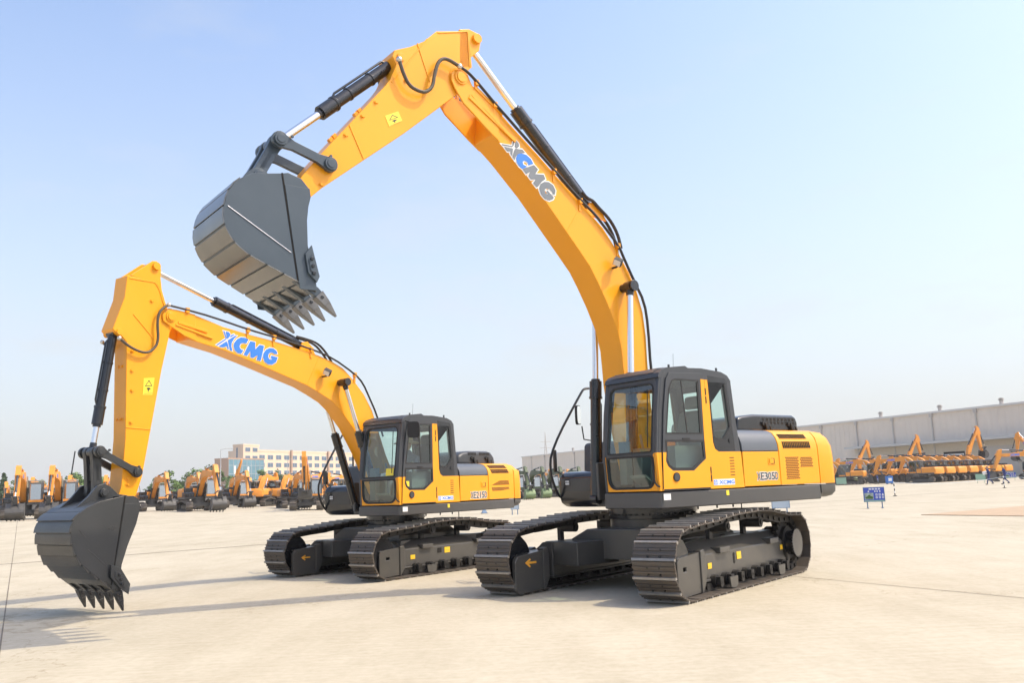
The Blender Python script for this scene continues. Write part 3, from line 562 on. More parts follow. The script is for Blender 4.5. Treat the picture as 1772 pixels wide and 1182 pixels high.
    def mirror(c, rx, w_, h_, arm, shell, parent=root, name='mirror'):
        mb = MB(); D = Vector((math.cos(rx),math.sin(rx),0)); S_ = Vector((-D.y,D.x,0)); c = Vector(c)
        P_ = []
        for i in range(20):
            t = 2*math.pi*i/20; cx, sx = math.cos(t), math.sin(t); P_.append((math.copysign(abs(cx)**.45,cx)*w_, math.copysign(abs(sx)**.45,sx)*h_))
        mb.prism(P_, lambda u,v,w: tuple(c+S_*u+Vector((0,0,v))+D*w), 0, -.045)
        mb.tube(arm, .013, 6)
        m_ = mb.build(name, M['rubber'], parent, bevel=.012)
        g_ = MB(); g_.prism([(u*.88,v*.92) for u,v in P_], lambda u,v,w: tuple(c+S_*u+Vector((0,0,v))+D*w), .002, .005); g_.build('mirror_glass', M['mirror'], m_)
        return m_
    if big:
        mirror((.26,yR+.16,2.69), R_(105), .062, .165, [(.2,yR+.15,2.50),(.16,yR+.14,2.28),(-.14,yh,2.26)], 1).rotation_euler = (0,0,0)
        mirror((.66,yR-.01,1.93), R_(150), .06, .185, [(.66,yR,1.76),(.60,yR+.06,1.70),(.52,yR+.1,1.70)], 1)
    else:
        mirror((.60,yR,1.86), R_(165), .07, .14, [(.6,yR,1.74),(.55,yR+.1,1.66),(.5,yR+.12,1.66)], 1)
        mirror((1.06,ys+.16,2.63), R_(205), .12, .15, [(1.1,ys+.12,2.76),(1.15,ys+.02,2.80)], 1)
    cab(root, P)

def cab(root, P):
    big = P['big']; ys, zk, zm, zc, xcr, yr = P['ys'], P['zk'], P['zm'], P['zc'], P['xcr'], P['yr']
    kx = (P['xf']-xcr)/1.76
    def cz(z): return zk+(z-1.402)*(zm-zk)/.518 if z < 1.92 else zm+(z-1.92)*(zc-zm)/1.195
    def cm(pts): return [(xcr+(x+.40)*kx, cz(z)) for x,z in pts]
    def side(y): return lambda u,v,w: (u,y+w,v)
    SO = cm([(1.33,1.402),(1.36,1.92),(1.30,2.5),(1.225,2.95),(1.16,3.05),(1.05,3.09),(.35,3.105),(-.07,3.075),(-.2,3.03),(-.275,2.95),(-.325,2.39),(-.384,1.92),(-.41,1.402)])
    DO = cm([(1.285,1.425),(1.258,1.92),(1.19,2.5),(1.107,2.93),(1.04,3.025),(.375,3.045),(.325,3.0),(.308,2.38),(.31,1.92),(.326,1.425)])
    DH = cm([(1.24,1.47),(1.215,1.92),(1.15,2.5),(1.08,2.90),(1.02,2.985),(.40,3.005),(.365,2.96),(.35,2.38),(.35,1.92),(.365,1.47)])
    UW = cm([(1.155,2.19),(1.05,2.80),(.985,2.905),(.93,2.925),(.462,2.925),(.456,2.19)])
    LW = cm([(1.165,2.06),(.45,2.06),(.44,1.85),(.675,1.705),(1.07,1.71),(1.14,1.755),(1.172,1.83)])
    BL = cm([(1.178,2.155),(1.211,1.80),(1.175,1.73),(1.086,1.668),(.664,1.662),(.402,1.826),(.41,2.15),(.403,2.957)])
    RWB = cm([(.228,3.02),(-.14,2.99),(-.185,2.93),(-.265,1.935),(.10,1.935),(.165,1.975),(.195,2.06),(.208,2.6)])
    RWG = cm([(.203,2.905),(-.118,2.90),(-.178,2.28),(-.015,2.11),(.150,2.115),(.175,2.16)])
    RW1 = cm([(1.25,1.56),(1.25,2.0),(1.09,2.85),(-.12,2.88),(-.20,2.0),(.45,1.90),(.62,1.56)])
    cb = MB()
    cb.plate(SO, [DH,RWG], side(ys), 0, -.045); cb.plate(SO, [RW1], side(yr), 0, .045)
    xt = lambda z: SO[0][0] if z <= zk else None
    xfr = [(SO[0][0],SO[0][1]),(SO[1][0],SO[1][1]),(SO[2][0],SO[2][1]),(SO[3][0],SO[3][1])]
    def XF(z):
        for a, b in zip(xfr[:-1],xfr[1:]):
            if z <= b[1]: return a[0]+(b[0]-a[0])*(z-a[1])/(b[1]-a[1])
        return xfr[-1][0]
    front = lambda u,v,w: (XF(v)-.01+w,u,v)
    ya, yb = yr+.03, ys-.03
    def rr(y0,y1,z0,z1,r0,r1):
        P_ = []
        for (cx,cz_,r,a) in ((y1-r0,z0+r0,r0,-90),(y1-r1,z1-r1,r1,0),(y0+r1,z1-r1,r1,90),(y0+r0,z0+r0,r0,180)): P_ += arc(cx,cz_,r,a,a+90,4)
        return P_
    wy0, wy1 = yr+.105, ys-.115
    WU = rr(wy0,wy1,cz(1.945),cz(2.875),.03,.09); WL = rr(wy0-.02,wy1,cz(1.462),cz(1.865),.13,.03)
    cb.plate([(ya,cz(1.90)),(yb,cz(1.90)),(yb,cz(2.5)),(yb,cz(2.95)),(ya,cz(2.95)),(ya,cz(2.5))], [WU], front, 0, -.03)
    cb.plate([(ya,cz(1.41)),(yb,cz(1.41)),(yb,cz(1.898)),(ya,cz(1.898))], [WL], front, -.004, -.03)
    for y in (yr+.045, ys-.045):
        cb.tube([(XF(z)-.052,y,z) for z in (cz(1.92),cz(2.2),cz(2.5),cz(2.8),cz(2.95))]+[(XF(cz(2.95))-.11,y,cz(3.04))], .052, 12)
    back = lambda u,v,w: ((SO[9][0]+(SO[11][0]-SO[9][0])*(SO[9][1]-v)/(SO[9][1]-SO[11][1]))+.02+w,u,v)
    cb.plate([(yr+.02,cz(1.42)),(ys-.02,cz(1.42)),(ys-.02,cz(2.95)),(yr+.02,cz(2.95))], [[(yr+.14,cz(2.15)),(ys-.16,cz(2.15)),(ys-.16,cz(2.86)),(yr+.14,cz(2.86))]], back, 0, .03)
    roof = cm([(1.245,2.955),(1.22,3.02),(1.16,3.065),(1.05,3.10),(.35,3.118),(-.07,3.085),(-.205,3.038),(-.28,2.955)])
    cb.py(roof, yr-.005, ys+.004)
    vis = cm([(1.22,3.03),(1.12,3.10),(.55,3.16),(.45,3.115),(1.0,3.08)]); cb.py(vis, yr+.10, ys-.12)
    for x in (.95,-.05):
        q = cm([(x,3.08)])[0]; cb.cyl((q[0],ys-.06,q[1]),(q[0],ys-.06,cz(3.15)),.016,n=8)
    co_ = cb.build('cab', M['darkgrey'], root, bevel=.012)
    an = MB(); q = cm([(.55,3.11)])[0]; an.tube([(q[0],ys-.35,q[1]),(q[0]-.02,ys-.35,q[1]+.26)], .003, 6); an.build('antenna', M['grey'], co_)
    # yellow lower body of the cab
    lp = MB()
    lp.py(cm([(1.332,1.402),(1.362,1.92),(1.262,1.92),(1.290,1.402)]), ys-.04, ys+.003)
    lp.py(cm([(.322,1.402),(.306,1.92),(.300,2.957),(.240,2.957),(.237,2.95),(.222,2.6),(.208,2.06),(.175,1.965),(.10,1.922),(-.386,1.922),(-.412,1.402)]), ys+.001, ys+.006)
    lp.plate([(ya-.03,cz(1.405)),(yb+.0,cz(1.405)),(yb+.0,cz(1.90)),(wy1+.035,cz(1.90))]+[(p[0],p[1]) for p in reversed(rr(wy0-.05,wy1+.035,cz(1.432),cz(1.90),.15,.001)[:5])]+[(p[0],p[1]) for p in reversed(rr(wy0-.05,wy1+.035,cz(1.432),cz(1.90),.15,.001)[15:])]+[(wy0-.05,cz(1.90)),(ya-.03,cz(1.90))], [], front, -.001, .004)
    lp.cyl((XF(cz(1.42))-.053,ys-.045,cz(1.405)),(XF(cz(1.91))-.053,ys-.045,cz(1.915)),.0535,n=12)
    lp.build_each('lower_panel', M['yellow'], co_, bevel=.004)
    sb = MB(); q = cm([(-.085,1.855),(-.255,1.565)])
    for i in range(7): z = q[0][1]-.02+(q[1][1]-q[0][1]+.04)*i/6; sb.box(q[1][0]+.035,q[0][0]-.035,ys+.004,ys+.0075,z-.006,z+.006)
    sb.build('panel_louvre', M['meshred'], co_)
    bd = MB(); b0 = cm([(.257,1.533),(-.20,1.447)]); fn = lambda u,v,w: (-u,w,v); u0, u1, v0, v1 = -b0[0][0], -b0[1][0], b0[1][1], b0[0][1]
    bd.plate([(u0,v0),(u1,v0),(u1,v1),(u0,v1)], [], fn, ys+.0062, ys+.0075, 0)
    hh = v1-v0; e0 = u0+hh*.1; bd.plate([(e0,v0+hh*.1),(e0+hh*.8,v0+hh*.1),(e0+hh*.8,v0+hh*.9),(e0,v0+hh*.9)], [arc(e0+hh*.4,v0+hh*.5,hh*.30,0,345,16)], fn, ys+.0075, ys+.0085, 1)
    flat_poly(bd, [(e0+hh*.22,v0+hh*.62),(e0+hh*.58,v0+hh*.62),(e0+hh*.40,v0+hh*.28)], fn, ys+.009, 1)
    fit_text(bd, 'XCMG', (u0+hh*1.35,v0+hh*.2,u1-hh*.15,v0+hh*.8), lambda u,v,w: (-u-.12*(v-v0),w,v), ys+.009, 1, .03)
    bd.build('maker_badge', [M['white'],M['logoblue']], co_, recalc=False)
    # glazing
    def pane(name, poly, fn, w, m='glass'): g = MB(); flat_poly(g, poly, fn, w, 0); return g.build(name, M[m], co_, recalc=False)
    pane('windscreen', WU, front, -.015); pane('lower_windscreen', WL, front, -.015)
    pane('rear_side_window', RWG, side(ys), -.012, 'glass2'); pane('right_side_window', RW1, side(yr), .02, 'glass2')
    pane('rear_window', [(yr+.14,cz(2.15)),(ys-.16,cz(2.15)),(ys-.16,cz(2.86)),(yr+.14,cz(2.86))], back, .015, 'glass2')
    gk = MB(); gk.plate(offset_poly(WU,.022), [WU], front, .001, .006); gk.plate(offset_poly(WL,.022), [WL], front, .0045, .010); gk.plate(offset_poly(RWG,.02), [RWG], side(ys), .0, .004); gk.build_each('window_gasket', M['rubber'], co_)
    rb = MB(); rb.plate(RWB, [offset_poly(RWG,.021)], side(ys), 0, .005); lk = cm([(-.16,2.08)])[0]; rb.cyl((lk[0],ys+.004,lk[1]),(lk[0],ys+.018,lk[1]),.032,n=8); rb.build('rear_window_surround', M['black'], co_)
    wp = MB(); wz = cz(2.45); wp.tube([(XF(cz(2.0))+.02,ys-.15,cz(2.0)),(XF(cz(2.45))+.02,ys-.16,cz(2.45)),(XF(cz(2.8))+.01,ys-.20,cz(2.8))], .008, 6); wp.tube([(XF(cz(1.5))+.0,ys-.075,cz(1.92)),(XF(cz(1.55))+.03,ys-.075,cz(1.56)),(XF(cz(1.5))+.03,ys-.03,cz(1.48)),(XF(cz(1.5)),ys+.01,cz(1.46))], .012, 8, smooth=2); wp.build_each('wiper', M['rubber'], co_)
    gh = MB(); q = cz(2.62); gh.tube([(XF(q)-.03,yr+.12,q+.08),(XF(q)-.0,yr+.17,q+.07),(XF(q)-.0,yr+.17,q-.06),(XF(q)-.03,yr+.12,q-.07)], .009, 6); gh.build('grab_handle', M['rubber'], co_)
    # door
    db = MB(); db.plate(DO, [UW,LW], side(ys), .003, .020); do = db.build('door', M['darkgrey'], root, bevel=.004)
    ypan = cm([(1.285,1.425),(1.258,1.92),(1.192,1.92)])+[BL[1],BL[2],BL[3],BL[4],BL[5],BL[6],BL[7]]+cm([(.328,2.955),(.308,2.38),(.31,1.92),(.326,1.425)])
    yp = MB(); yp.py(ypan, ys+.0205, ys+.025); yp.build('door_panel', M['yellow'], do, bevel=.002)
    g = MB(); flat_poly(g, UW, side(ys), .012, 0); g.build('door_window', M['glass2'], do, recalc=False)
    g = MB(); flat_poly(g, LW, side(ys), .012, 0); g.build('lower_door_window', M['glass2'], do, recalc=False)
    dm = MB(); a, b = cm([(.50,2.91)])[0], cm([(.50,2.19)])[0]; dm.box(b[0]-.055,b[0]-.015,ys+.005,ys+.022,b[1],a[1]); a, b = cm([(.80,2.92)])[0], cm([(.74,2.19)])[0]; dm.obox(((a[0]+b[0])/2,ys+.012,(a[1]+b[1])/2),((a[0]-b[0])/2,0,(a[1]-b[1])/2),(0,.004,0),(.010,0,0)); dm.build_each('window_bar', M['rubber'], do)
    vb = MB(); q = cm([(1.03,1.583)])[0]; vb.cyl((q[0],ys+.02,q[1]),(q[0],ys+.040,q[1]),.062,n=24).cyl((q[0],ys+.04,q[1]),(q[0],ys+.041,q[1]),.05,n=24,mi=1); vb.build('door_lock', [M['rubber'],M['darkgrey']], do)
    dg = MB(); dg.plate(offset_poly(UW,.020), [UW], side(ys), .0195, .023); dg.plate(offset_poly(LW,.030), [LW], side(ys), .0195, .0235); dg.build_each('window_gasket', M['rubber'], do)
    hb = MB(); q = cm([(.80,2.105)])[0]; hb.box(q[0]-.09,q[0]+.06,ys+.018,ys+.03,q[1]-.008,q[1]+.010); hb.build('door_handle', M['rubber'], do)
    hg = MB()
    for z in (2.78,2.66,1.66,1.55): q = cm([(.318,z)])[0]; hg.cyl((q[0],ys+.022,q[1]-.05),(q[0],ys+.022,q[1]+.05),.012,n=8)
    hg.build_each('door_hinge', M['rubber'], do)
    # inside: seat, consoles, floor
    fl = MB(); q = cm([(-.36,1.42),(1.30,1.42)]); fl.box(q[0][0],q[1][0],yr+.05,ys-.05,cz(1.41),cz(1.45)); ym = (yr+ys)/2
    sx = cm([(.25,0)])[0][0]; fl.box(sx-.1,sx+.62,ym+.26,ym+.42,cz(1.45),cz(2.02)); fl.box(sx-.1,sx+.62,ym-.42,ym-.26,cz(1.45),cz(2.02)); fl.box(q[0][0]+.02,sx-.22,yr+.06,ys-.06,cz(1.45),cz(1.95))
    fl.tube([(sx+.48,ym+.34,cz(2.0)),(sx+.52,ym+.34,cz(2.22))], .02, 8).tube([(sx+.48,ym-.34,cz(2.0)),(sx+.52,ym-.34,cz(2.22))], .02, 8); fl.box(sx+.72,sx+.84,yr+.06,yr+.20,cz(1.5),cz(2.12)); fl.obox((sx+.85,ym,cz(1.55)),(.10,0,.06),(0,.16,0),(.01,0,.02))
    fl.tube([(sx+.80,ym+.1,cz(1.5)),(sx+.74,ym+.1,cz(1.95))], .015, 6).tube([(sx+.80,ym-.1,cz(1.5)),(sx+.74,ym-.1,cz(1.95))], .015, 6)
    fl.build('cab_floor', M['interior'], co_)
    s_ = MB(); s_.obox((sx+.12,ym,cz(1.80)),(.27,0,.02),(0,.25,0),(0,0,.07)); s_.obox((sx-.17,ym,cz(2.20)),(.07,0,-.02),(0,.24,0),(-.10,0,.36)); s_.obox((sx-.28,ym,cz(2.68)),(.05,0,0),(0,.15,0),(-.015,0,.10)); s_.build('operator_seat', M['seat'], co_, bevel=.05, seg=3)
    if big is False:
        yl = MB(); yl.plate([(wy1-.22,cz(1.955)),(wy1-.03,cz(1.955)),(wy1-.03,cz(2.09)),(wy1-.22,cz(2.09))], [], front, -.012, -.009); q = cm([(1.08,1.80)])[0]; yl.box(q[0]-.0,q[0]+.10,ys+.013,ys+.016,q[1]-.06,q[1]+.04); yl.build('window_label', M['lemon'], co_)
    P['cabm'] = (sx, ym, cz)
def cylinder(root, p0, g, p1, y, r, rr, name, n=18, barrel=None, lug=.05):
    """hydraulic cylinder in the machine's x,z plane: p0 barrel pin, g gland, p1 rod pin"""
    A, G, B = Vector((p0[0],y,p0[1])), Vector((g[0],y,g[1])), Vector((p1[0],y,p1[1])); d = (B-A).normalized(); G = A+d*(G-A).dot(d); s = d.cross(Vector((0,1,0)))
    mb = MB(); mb.cyl(A+d*r*.6, G-d*.02, r, n=n); mb.cyl(G-d*.26, G, r*1.18, n=n); mb.cyl(G-d*.02, G+d*.035, r*.85, n=n); mb.cyl(G-d*.28, G-d*.245, r*1.28, n=n)
    mb.cyl(A+Vector((0,-lug,0)), A+Vector((0,lug,0)), r*.95, n=n)
    L = (G-A).length
    for t in (.32,.62): mb.cyl(A+d*L*t, A+d*(L*t+.03), r*1.12, n=n)
    mb.tube([A+d*.12+s*r*1.0, A+d*.16+s*r*1.32, G-d*.36+s*r*1.32, G-d*.30+s*r*.95], r*.22, 6)
    o = mb.build(name, M['black'], root, bevel=.004)
    rb = MB(); rb.cyl(G, B-d*.05, rr, n=n); ro = rb.build('piston_rod', M['chrome'], o)
    eb = MB(); eb.cyl(B+Vector((0,-lug,0)), B+Vector((0,lug,0)), rr*1.75, n=n).cyl(B-d*.14, B-d*.03, rr*1.15, rr*1.35, n=n); eb.build('rod_end', M['black'], o)
    return o
def pin(mb, p, y0, y1, r, mi=0): mb.cyl((p[0],y0,p[1]), (p[0],y1,p[1]), r, n=20, mi=mi)

def boom_arm(root, P):
    big = P['big']; bw, ab = P['bw'], P['ab']; q = P['pins']; g = P['gland']; gb = M['bucket_grey' if big else 'bucket_dark']; sc = 1 if big else .82
    mb = MB(); mb.py(P['boom_top']+P['boom_bot'], -bw, bw)
    for s in (-1,1): mb.py(P['cheek'], s*(ab+.012), s*(bw+.012))
    o = mb.build('boom', M['yellow'], root, bevel=.012)
    bs = MB(); pp = P['pin']
    for s in (-1,1): pin(bs, pp, s*(bw+.01), s*(bw+.030), .105*sc); pin(bs, pp, s*(bw+.03), s*(bw+.045), .075*sc)
    cb = q['armcyl_base']; bs.py([(cb[0]+.20,cb[1]-.12),(cb[0]+.10,cb[1]+.07),(cb[0]+.0,cb[1]+.10),(cb[0]-.11,cb[1]+.03),(cb[0]-.24,cb[1]-.18)] if big else [(cb[0]+.18,cb[1]-.14),(cb[0]+.10,cb[1]+.06),(cb[0]-.02,cb[1]+.08),(cb[0]-.12,cb[1]+.0),(cb[0]-.22,cb[1]-.18)], -.13, -.09)
    bs.py([(cb[0]+.20,cb[1]-.12),(cb[0]+.10,cb[1]+.07),(cb[0]+.0,cb[1]+.10),(cb[0]-.11,cb[1]+.03),(cb[0]-.24,cb[1]-.18)] if big else [(cb[0]+.18,cb[1]-.14),(cb[0]+.10,cb[1]+.06),(cb[0]-.02,cb[1]+.08),(cb[0]-.12,cb[1]+.0),(cb[0]-.22,cb[1]-.18)], .09, .13)
    # stiffener ribs on the boom head
    c = P['cheek']
    def rib(a, b, w): A, B = Vector((a[0],bw+.014,a[1])), Vector((b[0],bw+.014,b[1])); d = (B-A).normalized(); bs.obox((A+B)/2, (B-A)/2, (0,.014,0), d.cross(Vector((0,1,0)))*w)
    if big: rib((3.40,7.02),(2.60,6.52),.030); rib((3.30,7.19),(2.82,6.88),.025); rib((3.36,7.05),(2.80,6.62),.012)
    else: rib((5.06,4.31),(4.52,4.22),.022); rib((5.10,4.27),(4.42,4.12),.016)
    for (a, b) in ((((1.36,5.76),(1.69,5.29)),((.16,3.25),(.68,3.22))) if big else (((2.13,4.05),(2.43,3.49)),((1.29,3.65),(1.84,3.24)))):
        A, B = Vector((a[0],bw+.0015,a[1])), Vector((b[0],bw+.0015,b[1])); d = (B-A).normalized(); bs.obox((A+B)/2, (B-A)/2*.96, (0,.003,0), d.cross(Vector((0,1,0)))*.006)
    bs.build_each('boom_boss', M['yellow'], o, bevel=.006)
    # lettering
    lg = MB(); G = LOGO['R' if big else 'L']; y0 = bw+.0015; fn = lambda u,v,w: (u,w,v)
    for i, (k, poly) in enumerate(G.items()):
        flat_poly(lg, offset_poly(poly,.020 if big else .013), fn, y0+.0003*i, 0)
        flat_poly(lg, poly, fn, y0+.006+.0003*i, 2 if (k == 'C' or not big) else 1)
    lg.build('maker_lettering', [M['white'],M['logogrey'],M['logoblue']], o, recalc=False)
    # work light
    wl = MB(); lx, lz = P['light']; d = Vector((.80,.25,-.55)).normalized(); c = Vector((lx,bw+.13,lz))
    a = d.orthogonal().normalized(); b = d.cross(a); wl.obox(c, d*.045, a*.055, b*.065).obox(c+d*.047, d*.004, a*.048, b*.057, 1); wl.box(lx-.02,lx+.02,bw,bw+.10,lz-.085,lz-.06); wl.build('work_light', [M['rubber'],M['lens']], o, bevel=.008)
    # arm
    am = MB(); am.py(P['arm'], -ab, ab)
    for s in (-1,1): am.py(P['armear'], s*(ab-.035), s*ab)
    ao = am.build('arm', M['yellow'], root, bevel=.010)
    ap = MB()
    for s in (-1,1):
        pin(ap, q['armcyl'], s*ab, s*(ab+.045), .062*sc+.01); pin(ap, q['bktcyl'], s*ab, s*(ab+.03), .058*sc); pin(ap, pp, s*ab, s*(ab+.010), .17*sc)
    E_ = P['armear']; al = P['arm']
    def arib(a, b, w): A, B = Vector((a[0],ab+.003,a[1])), Vector((b[0],ab+.003,b[1])); d = (B-A).normalized(); ap.obox((A+B)/2, (B-A)/2, (0,.006,0), d.cross(Vector((0,1,0)))*w)
    if big:
        for a, b in (((3.36,8.03),(3.345,7.50)),((4.05,7.73),(4.62,6.94)),((4.21,7.62),(4.02,7.10)),((5.25,6.20),(5.05,5.78)),((3.36,8.04),(3.87,7.87))): arib(a,b,.008)
    else:
        for a, b in (((5.88,4.90),(5.46,4.90)),((5.46,4.90),(5.38,4.80)),((5.38,4.80),(5.24,4.42)),((5.86,2.62),(5.46,2.60)),((5.80,4.35),(5.45,4.0))): arib(a,b,.007)
    ap.build_each('arm_boss', M['yellow'], ao, bevel=.004)
    pb = MB()   # pipe clips left on the arm
    clips = [(4.86,6.60),(5.06,6.36),(5.30,6.05),(5.64,5.33),(4.40,7.02)] if big else [(5.80,3.78),(5.79,3.48),(5.78,3.18),(5.78,2.70),(5.50,4.60),(5.80,1.86),(5.80,1.78)]
    for x, z in clips: pb.cyl((x,ab,z),(x,ab+.022,z),.020,n=8).box(x-.03,x+.03,ab,ab+.012,z-.012,z+.012)
    if not big:
        for z in (3.55,2.75): pb.cyl((5.882,.04,z),(5.90,.04,z),.022,n=8).cyl((5.882,-.05,z),(5.90,-.05,z),.022,n=8)
    else:
        for x, z in ((5.02,6.50),(5.07,6.44),(5.38,6.07),(5.43,6.01)): pb.obox((x+.01,.05,z),(.02,0,-.02),(0,.03,0),(.015,0,.018))
    pb.build_each('pipe_clip', M['yellow'], ao)
    sb = MB(); s4 = P['sticker']; sb.plate(s4, [], fn, ab+.002, ab+.004); cx = sum(p[0] for p in s4)/4; cz_ = sum(p[1] for p in s4)/4
    e1 = (Vector(s4[1])-Vector(s4[0])); e2 = (Vector(s4[3])-Vector(s4[0])); Q = lambda a,b: tuple(Vector(s4[0])+e1*a+e2*b)
    tri = [Q(.5,.12),Q(.15,.50),Q(.85,.50)]; tin = [Q(.5,.2),Q(.24,.46),Q(.76,.46)]
    sb.plate(tri,[tin],fn,ab+.004,ab+.005,1); flat_poly(sb,[Q(.3,.60),Q(.55,.58),Q(.72,.66),Q(.55,.72),Q(.5,.88),Q(.42,.70)],fn,ab+.005,1)
    for t in (.92,): flat_poly(sb,[Q(.1,t),Q(.9,t),Q(.9,t+.02),Q(.1,t+.02)],fn,ab+.005,1)
    sb.build('warning_label', [M['lemon'],M['ink']], ao)
    # cylinders
    cylinder(root, q['armcyl_base'], g['arm'], q['armcyl'], 0, .092*sc, .052*sc, 'arm_cylinder', lug=.085)
    cylinder(root, q['bktcyl'], g['bkt'], q['rod'], 0, .082*sc, .050*sc, 'bucket_cylinder', lug=.10)
    t, gl, b, yb = P['boomcyl']
    for s in (1,-1): cylinder(root, b, gl, t, s*yb, .080*sc+.004, .050*sc, 'boom_cylinder', lug=.07)
    tp = MB(); pin(tp, t, -yb-.10, yb+.10, .058*sc+.01); pin(tp, t, -yb-.115, -yb-.085, .075*sc+.012); pin(tp, t, yb+.085, yb+.115, .075*sc+.012); tp.build('cylinder_pin', M['black'], root, bevel=.005)
    # linkage
    lk = MB(); y1 = ab+.02
    for s in (-1,1):
        lk.py(capsule(q['rod'],q['armlink'],.105*sc,.100*sc,.058*sc), s*y1, s*(y1+.055))
        for p_ in (q['rod'],q['armlink']): pin(lk, p_, s*(y1-.0), s*(y1+.085), .082*sc); pin(lk, p_, s*(y1+.085), s*(y1+.095), .055*sc)
        A, B = Vector(q['rod']), Vector(q['armlink']); d = (B-A).normalized(); nrm = Vector((-d.y,d.x))
        for t_ in (0,1): w_ = (A,B)[t_]+d*(.12 if t_ == 0 else -.03)*sc-nrm*.09*sc; lk.cyl((w_.x,s*(y1+.06),w_.y),(w_.x,s*(y1+.085),w_.y),.02,n=8)
        lk.cut()
    lk.build_each('side_link', gb, root, bevel=.006)
    hl = MB(); A, B = q['rod'], q['ear']; ye = P['ab']-.03
    for s in (-1,1): hl.py(capsule(A,B,.10*sc,.095*sc,.075*sc), s*(ye-.09), s*ye)
    d = (Vector(B)-Vector(A)).normalized(); m_ = (Vector(A)+Vector(B))/2; hl.obox((m_.x,0,m_.y),(d.x*.15*sc,0,d.y*.15*sc),(0,ye,0),(-d.y*.03,0,d.x*.03))
    hl.build('bucket_link', gb, root, bevel=.006)
    # bucket
    bk = P['bucket']; hw = P['bhw']; lip, se = P['lip'], P['shell_end']; cx = sum(p[0] for p in bk)/len(bk); cz_ = sum(p[1] for p in bk)/len(bk)
    bm_ = MB()
    for s in (-1,1): bm_.py(bk, s*(hw-.035), s*hw)
    sh = bk[lip:se+1]+[tuple(Vector(bk[0]).lerp(Vector((cx,cz_)),.05))]; ins = []
    for i, p in enumerate(sh):
        a = Vector(sh[max(0,i-1)]); b = Vector(sh[min(len(sh)-1,i+1)]); d = (b-a).normalized(); n_ = Vector((d.y,-d.x)); n_ = n_ if n_.dot(Vector((cx,cz_))-Vector(p)) > 0 else -n_; ins.append(tuple(Vector(p)+n_*.03))
    for i in range(len(sh)-1): bm_.py([sh[i],sh[i+1],ins[i+1],ins[i]], -hw+.034, hw-.034)
    bm_.py([bk[0],bk[1],bk[2],(bk[2][0]+.02,bk[2][1]-.06),(bk[0][0],bk[0][1]-.06)], -hw+.034, hw-.034)
    for s in (-1,1):
        bm_.py(P['ears'], s*(ab+.05), s*(ab+.10)); pin(bm_, q['ear'], s*(ab+.10), s*(ab+.15), .075*sc); pin(bm_, q['ear'], s*(ab+.15), s*(ab+.165), .055*sc)
    def taper(mb):
        kf = .40 if big else .22; mb.v = [(x, y*(1-(kf if y < 0 else .04)*min(1,max(0,(x-5.95)/(1.05 if big else .85)))), z) for x, y, z in mb.v]
    taper(bm_); bo = bm_.build('bucket', gb, root, bevel=.006)
    wr = MB(); n_w = len(sh)-1
    cur, Ltot = [], 0
    pts = sh[0:(-2)]
    seg = [(Vector(a),Vector(b)) for a, b in zip(pts[:-1],pts[1:])]; tot = sum((b-a).length for a, b in seg)
    def on(t):
        l = t*tot
        for a, b in seg:
            if l <= (b-a).length+1e-9: d = (b-a).normalized(); n0 = Vector((d.y,-d.x)); n0 = n0 if n0.dot(a-Vector((cx,cz_))) > 0 else -n0; return a+d*l, d, n0
            l -= (b-a).length
        return pts[-1], d, n0
    N = 9; wmat = M['wear' if big else 'weardark']
    for i in range(N):
        t0, t1 = .0+i*.92/N+(.0 if i == 0 else .012), .0+(i+1)*.92/N
        (pa,_,na), (pm,_,nm), (pb_,_,nb) = on(t0), on((t0+t1)/2), on(t1); h0, h1 = (.014,.014) if big else (.034,.010)
        off = .0006*i
        wr.py([tuple(pa+na*.001),tuple(pm+nm*.001),tuple(pb_+nb*.001),tuple(pb_+nb*h1),tuple(pm+nm*(h0+h1)/2),tuple(pa+na*h0)], -hw-.004, hw+.004)
    taper(wr); wr.build('wear_plate', wmat, bo, bevel=.004)
    cr = MB(); c4 = P['crease']
    for s in (-1,1):
        A, B = Vector(c4[1]), Vector(c4[2]); d = (B-A).normalized(); n0 = Vector((-d.y,d.x)); L_ = (B-A).length; cr.obox(((A.x+B.x)/2,s*(hw+.002),(A.y+B.y)/2),(d.x*L_/2,0,d.y*L_/2),(0,.004,0),(n0.x*.010,0,n0.y*.010),1)
        fr = bk[3:lip+1]; edge = [p for p in fr]; inner = [tuple(Vector(p)+Vector(((c4[1][0]+(c4[2][0]-c4[1][0])*(c4[1][1]-p[1])/(c4[1][1]-c4[2][1]))-p[0],0))*.97) for p in reversed(edge)]
        cr.py(edge+inner, s*(hw), s*(hw+.012))
    if big:
        for s in (1,-1): A, B = Vector((6.955,4.72)), Vector((6.215,4.27)); d = (B-A).normalized(); n0 = Vector((-d.y,d.x)); cr.obox(((A.x+B.x)/2,s*(hw+.004),(A.y+B.y)/2),(d.x*.43,0,d.y*.43),(0,.006,0),(n0.x*.004,0,n0.y*.004),2)  # chrome strip laid on as a bright highlight line along the bucket side
    else:
        for s in (1,-1):
            for A, B in ((Vector((6.70,1.17)),Vector((6.60,1.05))),(Vector((6.57,.90)),Vector((6.30,.65)))): d = (B-A).normalized(); n0 = Vector((-d.y,d.x)); l_ = (B-A).length/2; cr.obox(((A.x+B.x)/2,s*(hw+.001),(A.y+B.y)/2),(d.x*l_,0,d.y*l_),(0,.003,0),(n0.x*.005,0,n0.y*.005),2)
    taper(cr); cr.build_each('side_plate_and_glint', [gb,M['dark'],M['chrome' if big else 'weardark']], bo, bevel=.003)
